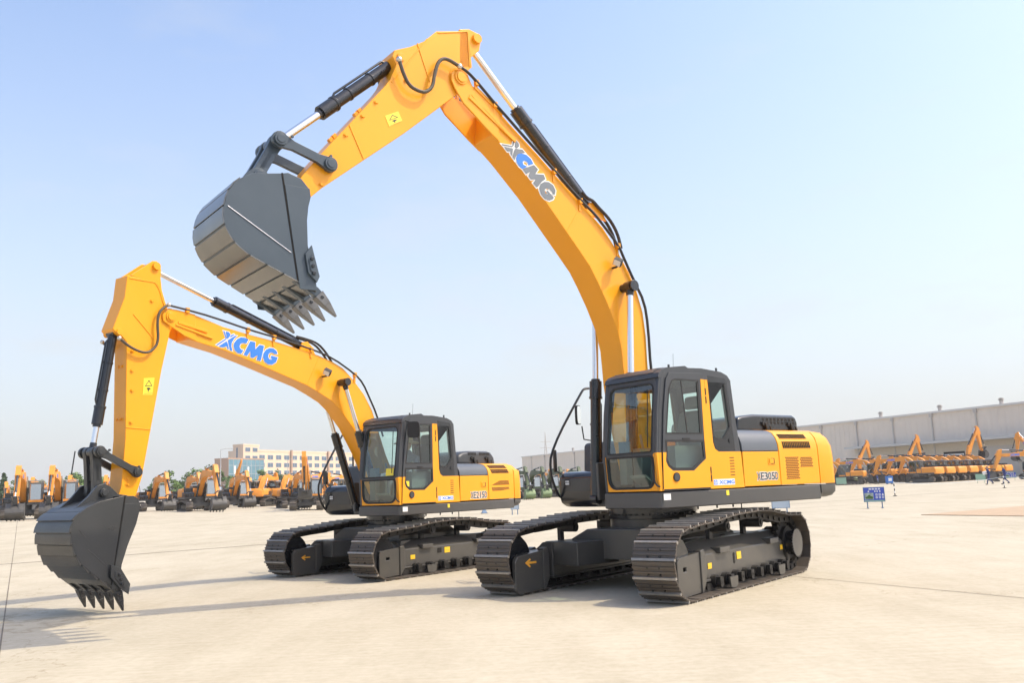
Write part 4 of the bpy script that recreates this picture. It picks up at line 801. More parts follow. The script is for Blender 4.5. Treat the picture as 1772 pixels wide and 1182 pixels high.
    for s in (-1,1):
        cu = MB(); c5 = P['cut']; cu.py(c5, s*(hw+.013), s*(hw+.042)); cen = sum((Vector(p) for p in c5),Vector((0,0)))/len(c5)
        inn = [tuple(Vector(p).lerp(cen,.42)) for p in c5]; cu.py(inn, s*(hw+.042), s*(hw+.052)); ax_ = (Vector(c5[1])-Vector(c5[3])).normalized()
        for t_ in (-.085,0,.085): v = cen+ax_*t_*(1 if big else .8); cu.cyl((v.x,s*(hw+.05),v.y),(v.x,s*(hw+.072),v.y),.022,n=8,mi=1)
        cu.build('side_cutter', [gb,M['black']], bo, bevel=.006)
    tip = Vector(P['tip']); lp = Vector(bk[lip]); dT = (tip-lp).normalized(); back = (Vector(bk[lip+1])-lp).normalized(); nT = Vector((-dT.y,dT.x)); nB = Vector((-back.y,back.x)); nB = nB if nB.dot(lp-Vector((cx,cz_))) > 0 else -nB
    for i in range(5):
        y = P['tspan']*(1-i/2)*.985; t_ = MB(); m0 = lp+dT*.03
        c1 = lp+back*.26+nB*.022; ad_ = [lp+back*.30+nB*.012, lp+back*.05+nB*.05, m0+dT*.06+nT*.0+nB*.03, m0+dT*.06-nB*.06, lp-nB*.055, lp+back*.10-nB*.04]
        t_.py([tuple(p) for p in ad_], y-.040*sc, y+.040*sc, 1)
        w0, w1, h0, h1 = .062*sc, .022*sc, .062*sc, .008; b0 = lp+dT*.045; nn = nT
        for (pa, wa, ha, pb2, wb_, hb_) in ((b0,w0,h0,b0.lerp(tip,.45),w0*.86,h0*.72),(b0.lerp(tip,.45),w0*.86,h0*.72,tip,w1,h1)):
            vs = [(p.x+nn.x*h*k,y+w_*j,p.y+nn.y*h*k) for p,w_,h in ((pa,wa,ha),(pb2,wb_,hb_)) for j,k in ((-1,-1),(1,-1),(1,1),(-1,1))]
            t_.add(vs, [(0,3,2,1),(4,5,6,7),(0,1,5,4),(1,2,6,5),(2,3,7,6),(3,0,4,7)])
        k_ = b0+dT*.05; t_.cyl((k_.x,y-.07*sc,k_.y),(k_.x,y+.07*sc,k_.y),.022,n=10,mi=2)
        t_.build('bucket_tooth', [M['tooth' if big else 'toothdark'],M['bucket_grey'] if big else gb,M['black']], bo, bevel=.006)
    # hoses and pipes
    def hz(L_, r, m, name, par, sm=2, yy=None):
        h = MB(); y = L_[1]; h.tube([(a,y,b_) for a,b_ in L_[0]], r, 8, smooth=sm); return h.build(name, M[m], par)
    for s in (1,-1): hz((P['hose'][0],s*P['hose'][1]), .022*sc, 'pipe', 'boom_pipe', o, 1)
    for dy in (-.04,.06): hz((P['hose2'][0],P['hose2'][1]+dy), .026*sc, 'rubber', 'arm_cylinder_hose', o)
    for s in (1,-1): hz((P['armhose'][0],s*P['armhose'][1]), .026*sc, 'hose', 'arm_hose', ao)
    ft = MB(); e0, e1_ = P['armhose'][0][0], P['armhose'][0][-1]
    for s in (1,-1):
        for e in (e0,e1_): ft.ball((e[0],s*P['armhose'][1],e[1]), .042*sc, 10, 6)
    ft.build_each('hose_fitting', M['brass'], ao)
    cl = MB(); hp = P['hose'][0]
    idx = (2,4,7,8,11) if big else (1,3,4,5,7)
    for i in idx:
        x, z = hp[i]
        for s in (1,-1): cl.box(x-.03,x+.03,s*(P['hose'][1]-.03)-.012,s*(P['hose'][1]+.0)+.012,z-.045,z+.035); cl.box(x-.02,x+.02,s*(bw-.0)-.01,s*(bw+.0)+.014,z-.16,z-.02); cl.cut()
    cl.build_each('pipe_clamp', M['yellow'], o)

def skin_person(name, chain, mat_, parent=None, sub=2):
    """chain: list of (joint xyz, parent index, (rx,ry)); one continuous skinned surface"""
    me = bpy.data.meshes.new(name); me.from_pydata([c[0] for c in chain], [(c[1],i) for i, c in enumerate(chain) if c[1] is not None], []); me.materials.append(mat_)
    o = bpy.data.objects.new(name, me); COL.objects.link(o); o.parent = parent
    sk = o.modifiers.new('Skin','SKIN'); me.skin_vertices.new() if not me.skin_vertices else None
    for i, c in enumerate(chain):
        v = me.skin_vertices[0].data[i]; v.radius = c[2]; v.use_root = (i == 0)
    s = o.modifiers.new('Subdivision','SUBSURF'); s.levels = sub; s.render_levels = sub
    return o
def operator(root, P):
    sx, ym, cz = P['cabm']; z = cz(1.88)-.10; B = lambda x,y,dz: (sx+x+.20,ym+y,z+dz)
    e = empty('person', (0,0,0), 0, 'person in a grey shirt and wide straw hat sitting at the controls in the cab', 'person'); e.parent = None
    e.location = root.location; e.rotation_euler = root.rotation_euler
    ch = [(B(.02,0,.08),None,(.17,.14)),(B(.0,0,.28),0,(.17,.13)),(B(.02,0,.48),1,(.18,.12)),(B(.05,0,.58),2,(.07,.07)),(B(.07,0,.67),3,(.06,.065)),
      (B(.03,.20,.50),2,(.06,.06)),(B(.14,.26,.27),5,(.05,.05)),(B(.40,.24,.20),6,(.038,.038)),(B(.03,-.20,.50),2,(.06,.06)),(B(.14,-.26,.27),8,(.05,.05)),(B(.40,-.24,.20),9,(.038,.038)),
      (B(.15,.12,.06),0,(.085,.085)),(B(.45,.13,.06),11,(.07,.07)),(B(.55,.13,-.34),12,(.05,.05)),(B(.15,-.12,.06),0,(.085,.085)),(B(.45,-.13,.06),14,(.07,.07)),(B(.55,-.13,-.34),15,(.05,.05))]
    b = skin_person('body', ch, M['shirt'], e)
    h = MB(); h.ball(B(.09,0,.76), .095, 14, 10, 0, (1,.86,1.2)); h.ball(B(.19,0,.745), .02, 8, 6, 0, (1.2,.7,1)); h.build('head', M['skin'], e)
    t = MB(); c = B(.09,0,.82); rings = []
    for r, dz in ((.27,-.035),(.20,-.005),(.125,.01),(.115,.07),(.08,.11),(.02,.12)): rings.append([(c[0]+r*math.cos(2*math.pi*i/28),c[1]+r*math.sin(2*math.pi*i/28),c[2]+dz+.012*math.sin(4*math.pi*i/28)*(r>.2)) for i in range(28)])
    t.loft(rings); t.build('straw_hat', M['straw'], e)
    for s in (1,-1):
        g = MB(); g.ball(B(.44,.24*s,.20), .045, 10, 8, 0, (1.2,.8,.9))
        for k in range(4): g.tube([B(.46,s*.24-.03+.02*k,.215),B(.51,s*.24-.03+.02*k,.215),B(.525,s*.24-.03+.02*k,.175)], .011, 6)
        g.tube([B(.44,s*.20,.20),B(.48,s*.185,.195)], .012, 6); g.build('glove', M['glove'], e)

def excavator(P, loc, rz, label):
    root = empty('excavator', loc, rz, label, 'excavator', 'large excavators on display')
    undercarriage(root, P); upper(root, P); boom_arm(root, P); return root
exR = excavator(RP, (2.0896,14.1281,0), 3.7853, 'large yellow excavator at right with its grey bucket raised high against the sky')
exL = excavator(LP, (-2.4431,18.0603,0), 4.0749, 'smaller yellow excavator at left with its black bucket lowered to the concrete')
operator(exL, LP)
# ------------------------------------------------------------------ machines, buildings and trees further back
BG = [
 (-40.57, 74, -65.3, 'dig', 'o', 1.05, 'yellow excavator with its toothed bucket on the ground, leftmost of the near machines'),
 (-38.7, 76, -68.0, 'dig', 'o', 1.05, 'yellow excavator half hidden behind the black bucket, beside a thin black mast'),
 (-58.9, 104, -62.5, 'dig', 'o', 0.95, 'small-looking distant yellow excavator at the far left edge, behind the front row'),
 (-52.23, 98, -66.9, 'dig', 'o', 1.0, 'yellow excavator in the second row, its boom rising between the two nearest left machines'),
 (-58.55, 112, -67.4, 'dig', 'o', 0.95, 'distant yellow excavator with the lowest boom of the left group'),
 (-47.29, 96, -67.8, 'dig', 'o', 1.0, 'yellow excavator with boom seen end on, directly left of the dark bucket link'),
 (-54.67, 112, -68.0, 'dig', 'o', 1.0, 'slim distant yellow boom and cab close beside another boom left of the dark bucket link'),
 (-45.29, 100, -69.6, 'dig', 'o', 1.0, 'yellow excavator mostly hidden between the black bucket link and the big yellow arm'),
 (-39.39, 97, -54.9, 'dig', 'o', 1.0, 'orange excavator turned right with bucket down, first right of the big yellow arm'),
 (-36.65, 99, -55.7, 'dig', 'o', 0.98, 'orange excavator turned right between the two with grey buckets, its crawler end towards us'),
 (-30.46, 86, -57.5, 'dig', 'o', 1.05, 'tallest orange excavator with a wide grey bucket in front, left of the glass building'),
 (-43.63, 130, -83.4, 'fold', 'o', 1.0, 'bright yellow raised boom standing just left of the glass building corner'),
 (-43.75, 138, -32.4, 'reach', 'o', 0.7, 'excavator with its long boom stretched up diagonally in front of the blue glass wall'),
 (-39.07, 122, -62.2, 'dig', 'o', 1.0, 'orange excavator with low boom in front of the brown corner of the glass building'),
 (-32.14, 102, -59.5, 'dig', 'o', 1.0, 'orange excavator with dark bucket lowered, below the long diagonal boom'),
 (-29.91, 104, 86.0, 'dig', 'o', 1.0, 'orange excavator seen from behind with its wide counterweight facing us'),
 (-37.38, 128, -53.7, 'dig', 'o', 1.0, 'orange excavator in the pack behind the one showing its counterweight'),
 (-28.5, 108, 82.8, 'dig', 'o', 1.0, 'orange excavator seen from behind the small grey notice board'),
 (-36.01, 132, -89.7, 'dig', 'o', 1.0, 'orange excavator behind the notice board, its boom in front of the pale office windows'),
 (-31.76, 124, -61.6, 'dig', 'o', 1.0, 'orange excavator right of the notice board in front of small green trees'),
 (-23.17, 93, -66.0, 'dig', 'o', 0.95, 'orange excavator with grey crawler end, directly left of the tall folded boom'),
 (-19.58, 84, -79.9, 'fold', 'o', 1.0, 'excavator with tall boom folded over its cab, standing out against the office building'),
 (-22.66, 112, -113.6, 'dig', 'o', 1.05, 'orange excavator with arched boom, behind the handrail of the smaller display machine'),
 (-27.04, 128, -103.1, 'dig', 'o', 1.0, 'distant orange excavator just left of the arched boom behind the handrail'),
 (-21.6, 118, -109.6, 'dig', 'o', 1.0, 'orange excavator almost hidden behind the black tool box of the smaller display machine'),
 (-43.22, 140, -57.8, 'dig', 'o', 1.0, 'orange boom rising in the pack just left of the glass wall centre'),
 (-43.76, 146, -93.3, 'fold', 'o', 0.9, 'orange excavator with folded arm in the pack before the glass wall'),
 (-41.71, 148, -62.3, 'dig', 'o', 1.05, 'orange excavator deep in the pack, before the corner of glass wall and pink facade'),
 (-34.55, 142, -94.3, 'dig', 'o', 1.05, 'orange excavator deep in the pack, left of the tall folded boom'),
 (-32.53, 146, -63.4, 'dig', 'o', 1.1, 'orange excavator deep in the pack, right of the tall folded boom'),
 (-0.81, 108, -71.6, 'dig', 'g', 0.95, 'dark green excavator peeping out behind the counterweight of the smaller display machine'),
 (1.32, 112, -72.7, 'dig', 'g', 0.95, 'dark green excavator with pale bucket, second from left of the green row'),
 (3.74, 116, -73.8, 'dig', 'g', 0.95, 'dark green excavator seen through the black handrail, third of the green row'),
 (6.41, 120, -75.1, 'dig', 'g', 0.95, 'dark green excavator behind the black tool box, rightmost of the green row'),
 (2.75, 146, -66.1, 'dig', 'o', 1.0, 'orange excavator seen under the boom of the second green excavator'),
 (5.9, 150, -67.3, 'dig', 'o', 1.0, 'orange excavator seen under the boom of the third green excavator'),
 (47.12, 128, 150.0, 'dig', 'o', 0.95, 'orange excavator standing next to the counterweight of the larger display machine'),
 (53.21, 150, -89.5, 'dig', 'g', 0.95, 'dark green excavator rising behind the orange one beside the big counterweight'),
 (53.8, 134, 140.0, 'dig', 'o', 1.0, 'orange excavator at the left end of the parked row, behind the blue box sign'),
 (57.71, 138, 136.0, 'dig', 'o', 1.0, 'orange excavator second from the left end of the parked row'),
 (54.47, 121.0, 131.0, 'dig', 'o', 1.0, 'nearest orange excavator of the slanting row, showing its whole side and crawler'),
 (57.45, 124.0, 131.0, 'dig', 'o', 1.0, 'second orange counterweight of the slanting row before the warehouse'),
 (60.51, 127.0, 131.0, 'dig', 'o', 1.0, 'third orange counterweight of the slanting row before the warehouse'),
 (63.65, 130.0, 131.0, 'dig', 'o', 1.0, 'fourth orange counterweight of the slanting row before the warehouse'),
 (66.87, 133.0, 131.0, 'dig', 'o', 1.0, 'fifth orange counterweight of the slanting row before the warehouse'),
 (70.17, 136.0, 131.0, 'dig', 'o', 1.0, 'sixth orange counterweight of the slanting row, left of the two workers'),
 (73.54, 139.0, 131.0, 'dig', 'o', 1.0, 'last orange machine of the slanting row, directly behind the two workers'),
 (57.92, 152, 25.0, 'up', 'o', 0.92, 'raised inverted V boom before the warehouse, leftmost of the three tall ones'),
 (66.39, 152, 25.0, 'up', 'o', 1.0, 'raised inverted V boom before the warehouse, middle of the three tall ones'),
 (73.51, 146, 25.0, 'up', 'o', 1.1, 'tallest raised inverted V boom, nearest the right end of the warehouse canopy'),
 (62.66, 106, 178.0, 'dig', 'o', 0.95, 'orange excavator at the right edge with its boom arching over to the left'),
 (67.79, 118, 120.0, 'up', 'o', 0.8, 'excavator at the extreme right edge with only its raised arm in the picture'),
]
TREES1 = [(-103.11, 178), (-86.88, 152), (-87.86, 156), (-87.37, 158), (-84.96, 156), (-95.58, 178), (-95.27, 180), (-88.23, 170), (-77.11, 151), (-76.76, 153), (-79.22, 161), (-79.71, 165), (-81.19, 171), (-77.43, 166), (-72.94, 159), (-69.61, 155), (-70.67, 174), (-69.51, 175), (-58.52, 151), (-58.12, 153), (-61.09, 165), (-58.79, 163), (-63.65, 181), (-57.68, 168), (-55.05, 164)]
TREES2 = [(-73.37, 230), (-66.29, 225), (-66.83, 235), (-62.5, 228), (-58.15, 222), (-56.88, 226), (-55.38, 230), (-52.82, 235), (-47.59, 228)]
F_ = Vector((.34,1.42)); PIN = Vector(LP['pin']); HNG = Vector(LP['pins']['hinge'])
def rotp(p, c, a): d = Vector(p)-c; ca, sa = math.cos(a), math.sin(a); return Vector((c.x+ca*d.x-sa*d.y, c.y+sa*d.x+ca*d.y))
POSE = {'dig':(R_(-13),R_(20),R_(-50),.82), 'fold':(R_(3),R_(-34),R_(-45),.95), 'up':(R_(43),R_(6),R_(-35),1.), 'reach':(R_(40),R_(150),R_(0),1.)}
SCH = {'o':'bg_orange', 'g':'bg_green'}
M['bg_orange'] = mat('orange_machine_paint',(.74,.29,.035),.45,var=.10,vscale=.8); M['bg_green'] = mat('olive_green_paint',(.055,.085,.035),.5,var=.1)
M['bg_palegreen'] = mat('pale_green_bucket',(.17,.24,.11),.5,var=.1); M['bg_bucket'] = mat('worn_bucket_steel',(.075,.072,.068),.5,var=.25,vscale=2); M['bg_pane'] = glass_mat('cab_pane',(.42,.50,.52)); M['bg_rear'] = glass_mat('sky_reflecting_pane',(.3,.35,.36), .9, .50)
M['bg_crawler'] = mat('dusty_crawler_steel',(.055,.048,.042),.6,var=.3,vscale=3,dirt=(.12,.10,.075)); M['bg_cab'] = mat('cab_frame_grey',(.10,.105,.11),.5,var=.1); M['bg_roof'] = mat('cab_roof_light',(.42,.42,.41),.5)
M['bg_rod'] = mat('ram_rod',(.6,.6,.6),.25,metal=.9)
def bg_machine(pose, col):
    tb, ta, tk, ak = POSE[pose]; m = M[SCH[col]]; root = empty('excavator', (0,0,0))
    T = lambda p: tuple(rotp(p, F_, tb)); pin1 = rotp(PIN, F_, tb)
    A = lambda p: tuple(rotp(PIN+(Vector(p)-PIN)*ak, PIN, ta)+pin1-PIN)
    hinge1 = Vector(A(HNG))
    K = lambda p: tuple(rotp(hinge1+(Vector(p)-HNG), hinge1, ta+tk))
    for s in (1,-1):
        t = MB(); prof = track_profile(False); pts, pitch = resample(prof, 30); yc = s*1.19
        loop = [(p.x,p.y) for p, d in pts]; t.plate(loop, [[(p.x-.10*d.y*1.0,p.y+.10*d.x) for p, d in pts]], lambda u,v,w:(u,w,v), yc-.30, yc+.30)
        for p, d in pts: n_ = Vector((d.y,0,-d.x)); t.obox(Vector((p.x,yc,p.y))+n_*.012, Vector((d.x,0,d.y))*.03, (0,.30,0), n_*.02)
        to = t.build('track', M['bg_crawler'], root)
        fr = MB(); fr.px([(yc+.03*s,.18),(yc+.03*s,.50),(yc-.12*s,.62),(yc-.3*s,.62),(yc-.3*s,.18)], -1.45, 1.25); fr.cyl((1.62,yc-.1,.43),(1.62,yc+.1,.43),.30,n=16).cyl((-1.6,yc-.1,.43),(-1.6,yc+.22,.43),.27,n=16)
        for i in range(5): x = -1.15+.5*i; fr.cyl((x,yc-.1,.17),(x,yc+.1,.17),.08,n=8)
        fr.build('track_frame', M['frame'], root)
    u_ = MB(); u_.box(-.75,.75,-.9,.9,.42,.72).cyl((0,0,.7),(0,0,1.1),.6,n=20); u_.build('car_body', M['frame'], root)
    u_ = MB(); u_.box(-2.1,1.28,.33,1.36,1.09,1.27).box(-2.1,.6,-1.36,.32,1.09,1.27); u_.build('upper_frame', M['skirt'], root, bevel=.02)
    h = MB(); S = house_section(LP); h.px(S+[(-y,z) for y,z in reversed(S)], -2.15, -.42); h.py([(.65,1.28),(.65,1.60),(.5,1.68),(-.42,1.70),(-.42,1.28)], -1.36, -.5, 1); h.box(.0,.1,-1.3,-.5,1.68,2.05,1); h.box(-.42,.0,-1.33,-.45,1.68,2.05,0)
    h.box(-1.9,-.9,-.3,.9,2.03,2.28,1); h.build('engine_house', [m,M['black']], root, bevel=.03)
    def rg(xb, ins, z): q = [(-2.16,1.36-ins),(xb+.3,1.36-ins),(xb+.08,1.28-ins),(xb-.02,1.0),(xb-.12,.4)]; return [(x,y,z) for x,y in q]+[(x,-y,z) for x,y in reversed(q)]
    c = MB(); c.loft([rg(-2.2,.06,1.10),rg(-2.34,0,1.2),rg(-2.34,0,1.75),rg(-2.22,.06,1.98),rg(-2.16,.16,2.03)]); c.build('counterweight', m, root, angle=40)
    cf = MB(); y0, y1 = .36, 1.355; P_ = [(1.30,1.28),(1.33,1.78),(1.22,2.75),(1.08,2.92),(-.1,2.92),(-.28,2.80),(-.36,1.78),(-.38,1.28)]
    H1 = [(1.2,1.5),(1.22,1.8),(1.12,2.72),(.36,2.75),(.36,1.5)]; H2 = [(.24,1.85),(.22,2.75),(-.16,2.75),(-.22,1.85)]
    for ya, yb in ((y1,y1-.05),(y0,y0+.05)): cf.plate(P_, [H1,H2], lambda u,v,w:(u,w,v), ya, yb)
    fx = lambda v: 1.30+(v-1.28)*.06 if v < 1.78 else 1.33-(v-1.78)*.113
    cf.plate([(y0+.05,1.28),(y1-.05,1.28),(y1-.05,1.78),(y1-.05,2.78),(y0+.05,2.78),(y0+.05,1.78)], [[(y0+.12,1.48),(y1-.12,1.48),(y1-.12,1.80),(y1-.12,2.66),(y0+.12,2.66),(y0+.12,1.80)]], lambda u,v,w:(fx(v)-.03+w,u,v), 0, .03)
    cf.box(-.40,-.34,y0+.05,y1-.05,1.28,1.95); cf.box(-.3,1.1,y0+.05,y1-.05,1.28,1.34); cf.obox((.2,.86,1.75),(.25,0,0),(0,.24,0),(0,0,.08)); cf.obox((-.05,.86,2.1),(.06,0,0),(0,.22,0),(-.05,0,.3))
    cf.box(.365,1.21,y1+.0,y1+.012,1.30,1.47,1); cf.box(-.36,.24,y1,y1+.012,1.30,1.84,1); cf.box(fx(1.3)+.0,fx(1.3)+.012,y0+.05,y1-.02,1.29,1.46,1)
    cf.box(-.30,1.14,y0-.01,y1+.01,2.90,2.96,2); co_ = cf.build('cab', [M['bg_cab'],m,M['bg_roof' if col == 'o' else 'bg_cab']], root)
    for nm, poly, fn in (('windscreen',[(y0+.12,1.48),(y1-.12,1.48),(y1-.12,2.66),(y0+.12,2.66)],lambda u,v,w:(fx(v)-.015,u,v)),('side_window',H1,lambda u,v,w:(u,y1-.02,v)),('rear_side_window',H2,lambda u,v,w:(u,y1-.02,v)),('right_side_window',H1,lambda u,v,w:(u,y0+.02,v)),('rear_window',[(y0+.06,1.96),(y1-.06,1.96),(y1-.06,2.85),(y0+.06,2.85)],lambda u,v,w:(-.34,u,v))):
        g = MB(); flat_poly(g, poly, fn, 0, 0); g.build(nm, M['bg_rear' if nm in ('rear_window','windscreen') else 'bg_pane'], co_, recalc=False)
    b = MB(); b.py([T(p) for p in LP['boom_top']+LP['boom_bot']], -.21, .21)
    for s in (1,-1): b.py([T(p) for p in LP['cheek']], s*.18, s*.24)
    cb_ = LP['pins']['armcyl_base']; b.py([T((cb_[0]+.18,cb_[1]-.14)),T((cb_[0]+.08,cb_[1]+.08)),T((cb_[0]-.1,cb_[1]+.04)),T((cb_[0]-.2,cb_[1]-.16))], -.12, .12)
    bo = b.build('boom', m, root, bevel=.015)
    if col != 'x':
        l_ = MB(); fn = lambda u,v,w: (u,w,v)
        for poly in LOGO['L'].values(): flat_poly(l_, [T(p) for p in poly], fn, .2125, 0)
        l_.build('maker_lettering', M['logoblue' if col == 'o' else 'white'], bo, recalc=False)
    a = MB(); a.py([A(p) for p in LP['arm']], -.18, .18); a.py([A(p) for p in LP['armear']], -.18, .18); a.build('arm', m, root, bevel=.012)
    q = LP['pins']; g_ = LP['gland']
    def cyl2(p0, p1, f, y, r, name):
        A_, B_ = Vector((p0[0],y,p0[1])), Vector((p1[0],y,p1[1])); G = A_.lerp(B_, f); mb = MB(); mb.cyl(A_, G, r, n=10).cyl(A_.lerp(B_,f-.09), G, r*1.2, n=10); o = mb.build(name, M['black'], root); rb = MB(); rb.cyl(G, B_, r*.6, n=10); rb.build('piston_rod', M['bg_rod'], o)
    cyl2(T(cb_), A(q['armcyl']), .62, 0, .085, 'arm_cylinder'); 
    if pose != 'reach': cyl2(A(q['bktcyl']), K(q['rod']), .76, 0, .08, 'bucket_cylinder')
    bt, _, bb, yb = LP['boomcyl']
    for s in (1,-1): cyl2(bb, T(bt), .55 if pose != 'dig' else .58, s*.33, .085, 'boom_cylinder')
    bm_ = m if False else M['bg_bucket' if col == 'o' else 'bg_palegreen']
    if pose == 'reach': return root
    lk = MB()
    for s in (1,-1): lk.py(capsule(K(q['rod']), A(q['armlink']), .08,.08,.05), s*.2, s*.25)
    lk.py(capsule(K(q['rod']), K(q['ear']), .08,.08,.06), -.15, .15); lk.build('bucket_link', M['darkgrey'], root)
    k = MB(); bk = LP['bucket']; hw = .60; cx, cz_ = 6.35, 1.0
    for s in (1,-1): k.py([K(p) for p in bk], s*(hw-.04), s*hw); k.py([K(p) for p in LP['ears']], s*.22, s*.27); k.py([K(p) for p in LP['cut']], s*hw, s*(hw+.04))
    sh = bk[LP['lip']:]+[bk[0],(cx,cz_+.2)]
    for i in range(len(sh)-2):
        p, n2 = Vector(sh[i]), Vector(sh[i+1]); ce = Vector((cx,cz_)); k.py([K(p),K(n2),K(n2.lerp(ce,.06)),K(p.lerp(ce,.06))], -hw+.03, hw-.03)
    lp = Vector(bk[LP['lip']]); tp = Vector(LP['tip']); d = (tp-lp).normalized(); nn = Vector((-d.y,d.x))
    for i in range(5):
        y = .53*(1-i/2); vs = []
        for p_, w_, h_ in ((lp-d*.12,.055,.06),(tp,.02,.01)):
            for j, kk in ((-1,-1),(1,-1),(1,1),(-1,1)): z = K(p_+nn*h_*kk); vs.append((z[0],y+w_*j,z[1]))
        k.add(vs, [(0,3,2,1),(4,5,6,7),(0,1,5,4),(1,2,6,5),(2,3,7,6),(3,0,4,7)])
    k.build('bucket', bm_, root)
    hr = MB(); hr.tube([(.1,-1.33,2.7),(.2,-1.33,2.7),(.83,-1.33,1.83),(.86,-1.33,1.5),(.68,-1.33,1.25)], .025, 6); hr.build('handrail', M['pipe'], root)
    return root
PROTO = {}
GRP = {'o':'orange excavators parked at the back of the yard', 'g':'dark green excavators parked side by side'}
rng = random.Random(5)
for x, y, h, pose, col, sc, lab in BG:
    key = (pose,col)
    if key not in PROTO: r = PROTO[key] = bg_machine(pose, col)
    else: r = copy_tree(PROTO[key])
    r.location = (x,y,gz(x,y)); r.rotation_euler = (0,0,R_(h)); r.scale = (sc,sc,sc); tag(r, lab, 'excavator', GRP[col])

# thin black mast by the left machines
mb = MB(); mb.tube([(0,0,0),(.25,.1,3),(.62,.2,6.5)], .07, 8); mb.box(-.3,.3,-.3,.3,0,.12); o = mb.build('lighting_mast', M['pipe']); o.location = (-46.6,93,gz(-46,93)); tag(o, 'thin black mast leaning to the right among the yellow booms at the left', 'mast')

# ---- warehouse
def corr_mat(name, col, scale, var):
    m = mat(name, col, .55, var=var, vscale=.25); nt = m.node_tree; b = nt.nodes['Principled BSDF']; tc = nt.nodes.new('ShaderNodeTexCoord')
    w_ = nt.nodes.new('ShaderNodeTexWave'); w_.wave_type = 'BANDS'; w_.bands_direction = 'X'; w_.inputs['Scale'].default_value = scale; nt.links.new(tc.outputs['Object'], w_.inputs['Vector'])
    bp = nt.nodes.new('ShaderNodeBump'); bp.inputs['Strength'].default_value = .5; bp.inputs['Distance'].default_value = .05; nt.links.new(w_.outputs['Fac'], bp.inputs['Height']); nt.links.new(bp.outputs['Normal'], b.inputs['Normal']); return m
wm = corr_mat('corrugated_cladding',(.68,.60,.51),.32,.04); trim = mat('cladding_trim',(.62,.60,.57),.5); gut = mat('downpipe_grey',(.47,.43,.39),.5); can = mat('canopy_grey',(.50,.49,.47),.5); beige = mat('plinth_beige',(.55,.48,.38),.7,var=.06)
WA, WB = Vector((2.2,353)), Vector((90,156)); wd = (WB-WA).normalized(); wl = (WB-WA).length; ang = math.atan2(wd.y,wd.x)
wh = empty('warehouse', (WA.x,WA.y,0), ang, 'long grey corrugated warehouse stretching across the back to the right edge', 'warehouse')
# local: x along the wall towards the viewer, -y faces the yard
LW_ = wl*1.35
b = MB(); b.box(0,LW_,0,60,0,12.8)
for i in range(int(LW_/1.4)): b.box(.7+1.4*i,.84+1.4*i,-.03,.0,0,12.5)
b.build('wall', wm, wh)
b = MB(); b.px([(-.35,12.6),(-.35,13.0),(30,15.4),(60.3,13.0),(60.3,12.6)], -.3, LW_+.3); b.build('roof', trim, wh)
for i, t in enumerate((.042,.096,.206,.308,.40,.48,.56,.63,.70,.764,.813,.859,.904,.95,1.0,1.05)):
    b = MB(); b.box(t*wl-.14,t*wl+.14,-.22,-.003,0,12.55).box(t*wl-.35,t*wl+.35,-.35,-.003,11.9,12.58); b.build('downpipe', gut, wh)
b = MB(); b.box(.806*wl,LW_,-2.6,-.004,6.75,7.10).box(.806*wl,LW_,-2.7,-2.6,6.7,7.2); b.build('canopy', can, wh)
b = MB(); b.box(.812*wl,LW_,-.10,-.005,0,6.7); b.build('plinth', beige, wh)
for x0, x1 in ((.855,.872),(.878,.893),(.913,.935),(.953,.985)):
    d_ = MB(); d_.box(x0*wl,x1*wl,-.13,-.105,0,5.0,0) if x0 < .95 else d_.box(x0*wl,x1*wl,-.13,-.105,0,5.6,1)
    do = d_.build('loading_door', [M['dark'],gut], wh)
    if x0 < .95: s_ = MB(); s_.box(x0*wl+.2,x1*wl-.2,-.16,-.135,4.1,4.55); s_.build('skylight_strip', M['white'], do)
for t in (.832,.902,.175,.965):
    v = MB(); v.cyl((t*wl,3,13.2),(t*wl,3,13.75),.35,n=12)
    for k in range(5): v.cyl((t*wl,3,13.72+.14*k),(t*wl,3,13.78+.14*k),(.40,.52,.56,.52,.38)[k],n=14)
    v.cyl((t*wl,3,13.7),(t*wl,3,14.3),.30,n=10); v.build('roof_vent', gut, wh)
    v2 = wh.children[-1]
# ---- office building
of = empty('office_building', (-123.49,405,0), math.atan2(.909,.416), 'pale pink office block with rows of blue windows behind the parked machines', 'building')
fac = mat('office_facade',(.68,.52,.38),.8,var=.03,vscale=.2); brown = mat('office_side_brown',(.40,.26,.18),.8); win = mat('blue_window_glass',(.09,.14,.20),.06,spec=.9); winf = mat('window_frame',(.45,.45,.46),.5)
b = MB(); b.box(8,98,0,16,0,21.9).box(8,98,-.15,16.15,21.9,22.7).box(0,10.6,-.02,6,0,24.3).box(-.12,10.72,-.14,6.12,24.3,25.1); b.build('wall', fac, of)
for r, z in enumerate((19.3,15.7,12.1,8.5)):
    for c in range(15):
        x = 12.6+5.9*c; f_ = MB(); f_.box(x-1.95,x+1.95,-.10,-.02,z-1.1,z+1.1); fo = f_.build('window', winf, of); p_ = MB(); p_.box(x-1.8,x-.08,-.13,-.105,z-.95,z+.95).box(x+.08,x+1.8,-.13,-.105,z-.95,z+.95); p_.build('pane', win, fo)
for x in (2.9,7.8):
    for z in (22.6,18.9): f_ = MB(); f_.box(x-1.7,x+1.7,-.14,-.03,z-1.0,z+1.0); fo = f_.build('window', winf, of); p_ = MB(); p_.box(x-1.55,x+1.55,-.17,-.145,z-.85,z+.85); p_.build('pane', win, fo)
f_ = MB(); f_.box(-.06,-.02,3.2,4.0,19,23.5); f_.build('stair_window', win, of)
for c in (4,9): x = 9.7+5.9*c; f_ = MB(); f_.box(x-.5,x+.5,-.9,-.16,10,22.9); f_.build('pilaster', brown, of)
gbk = empty('glass_block', (-123.81,385,0), math.atan2(.909,.416), 'low annex with a blue glass curtain wall and brown end wall', 'building')
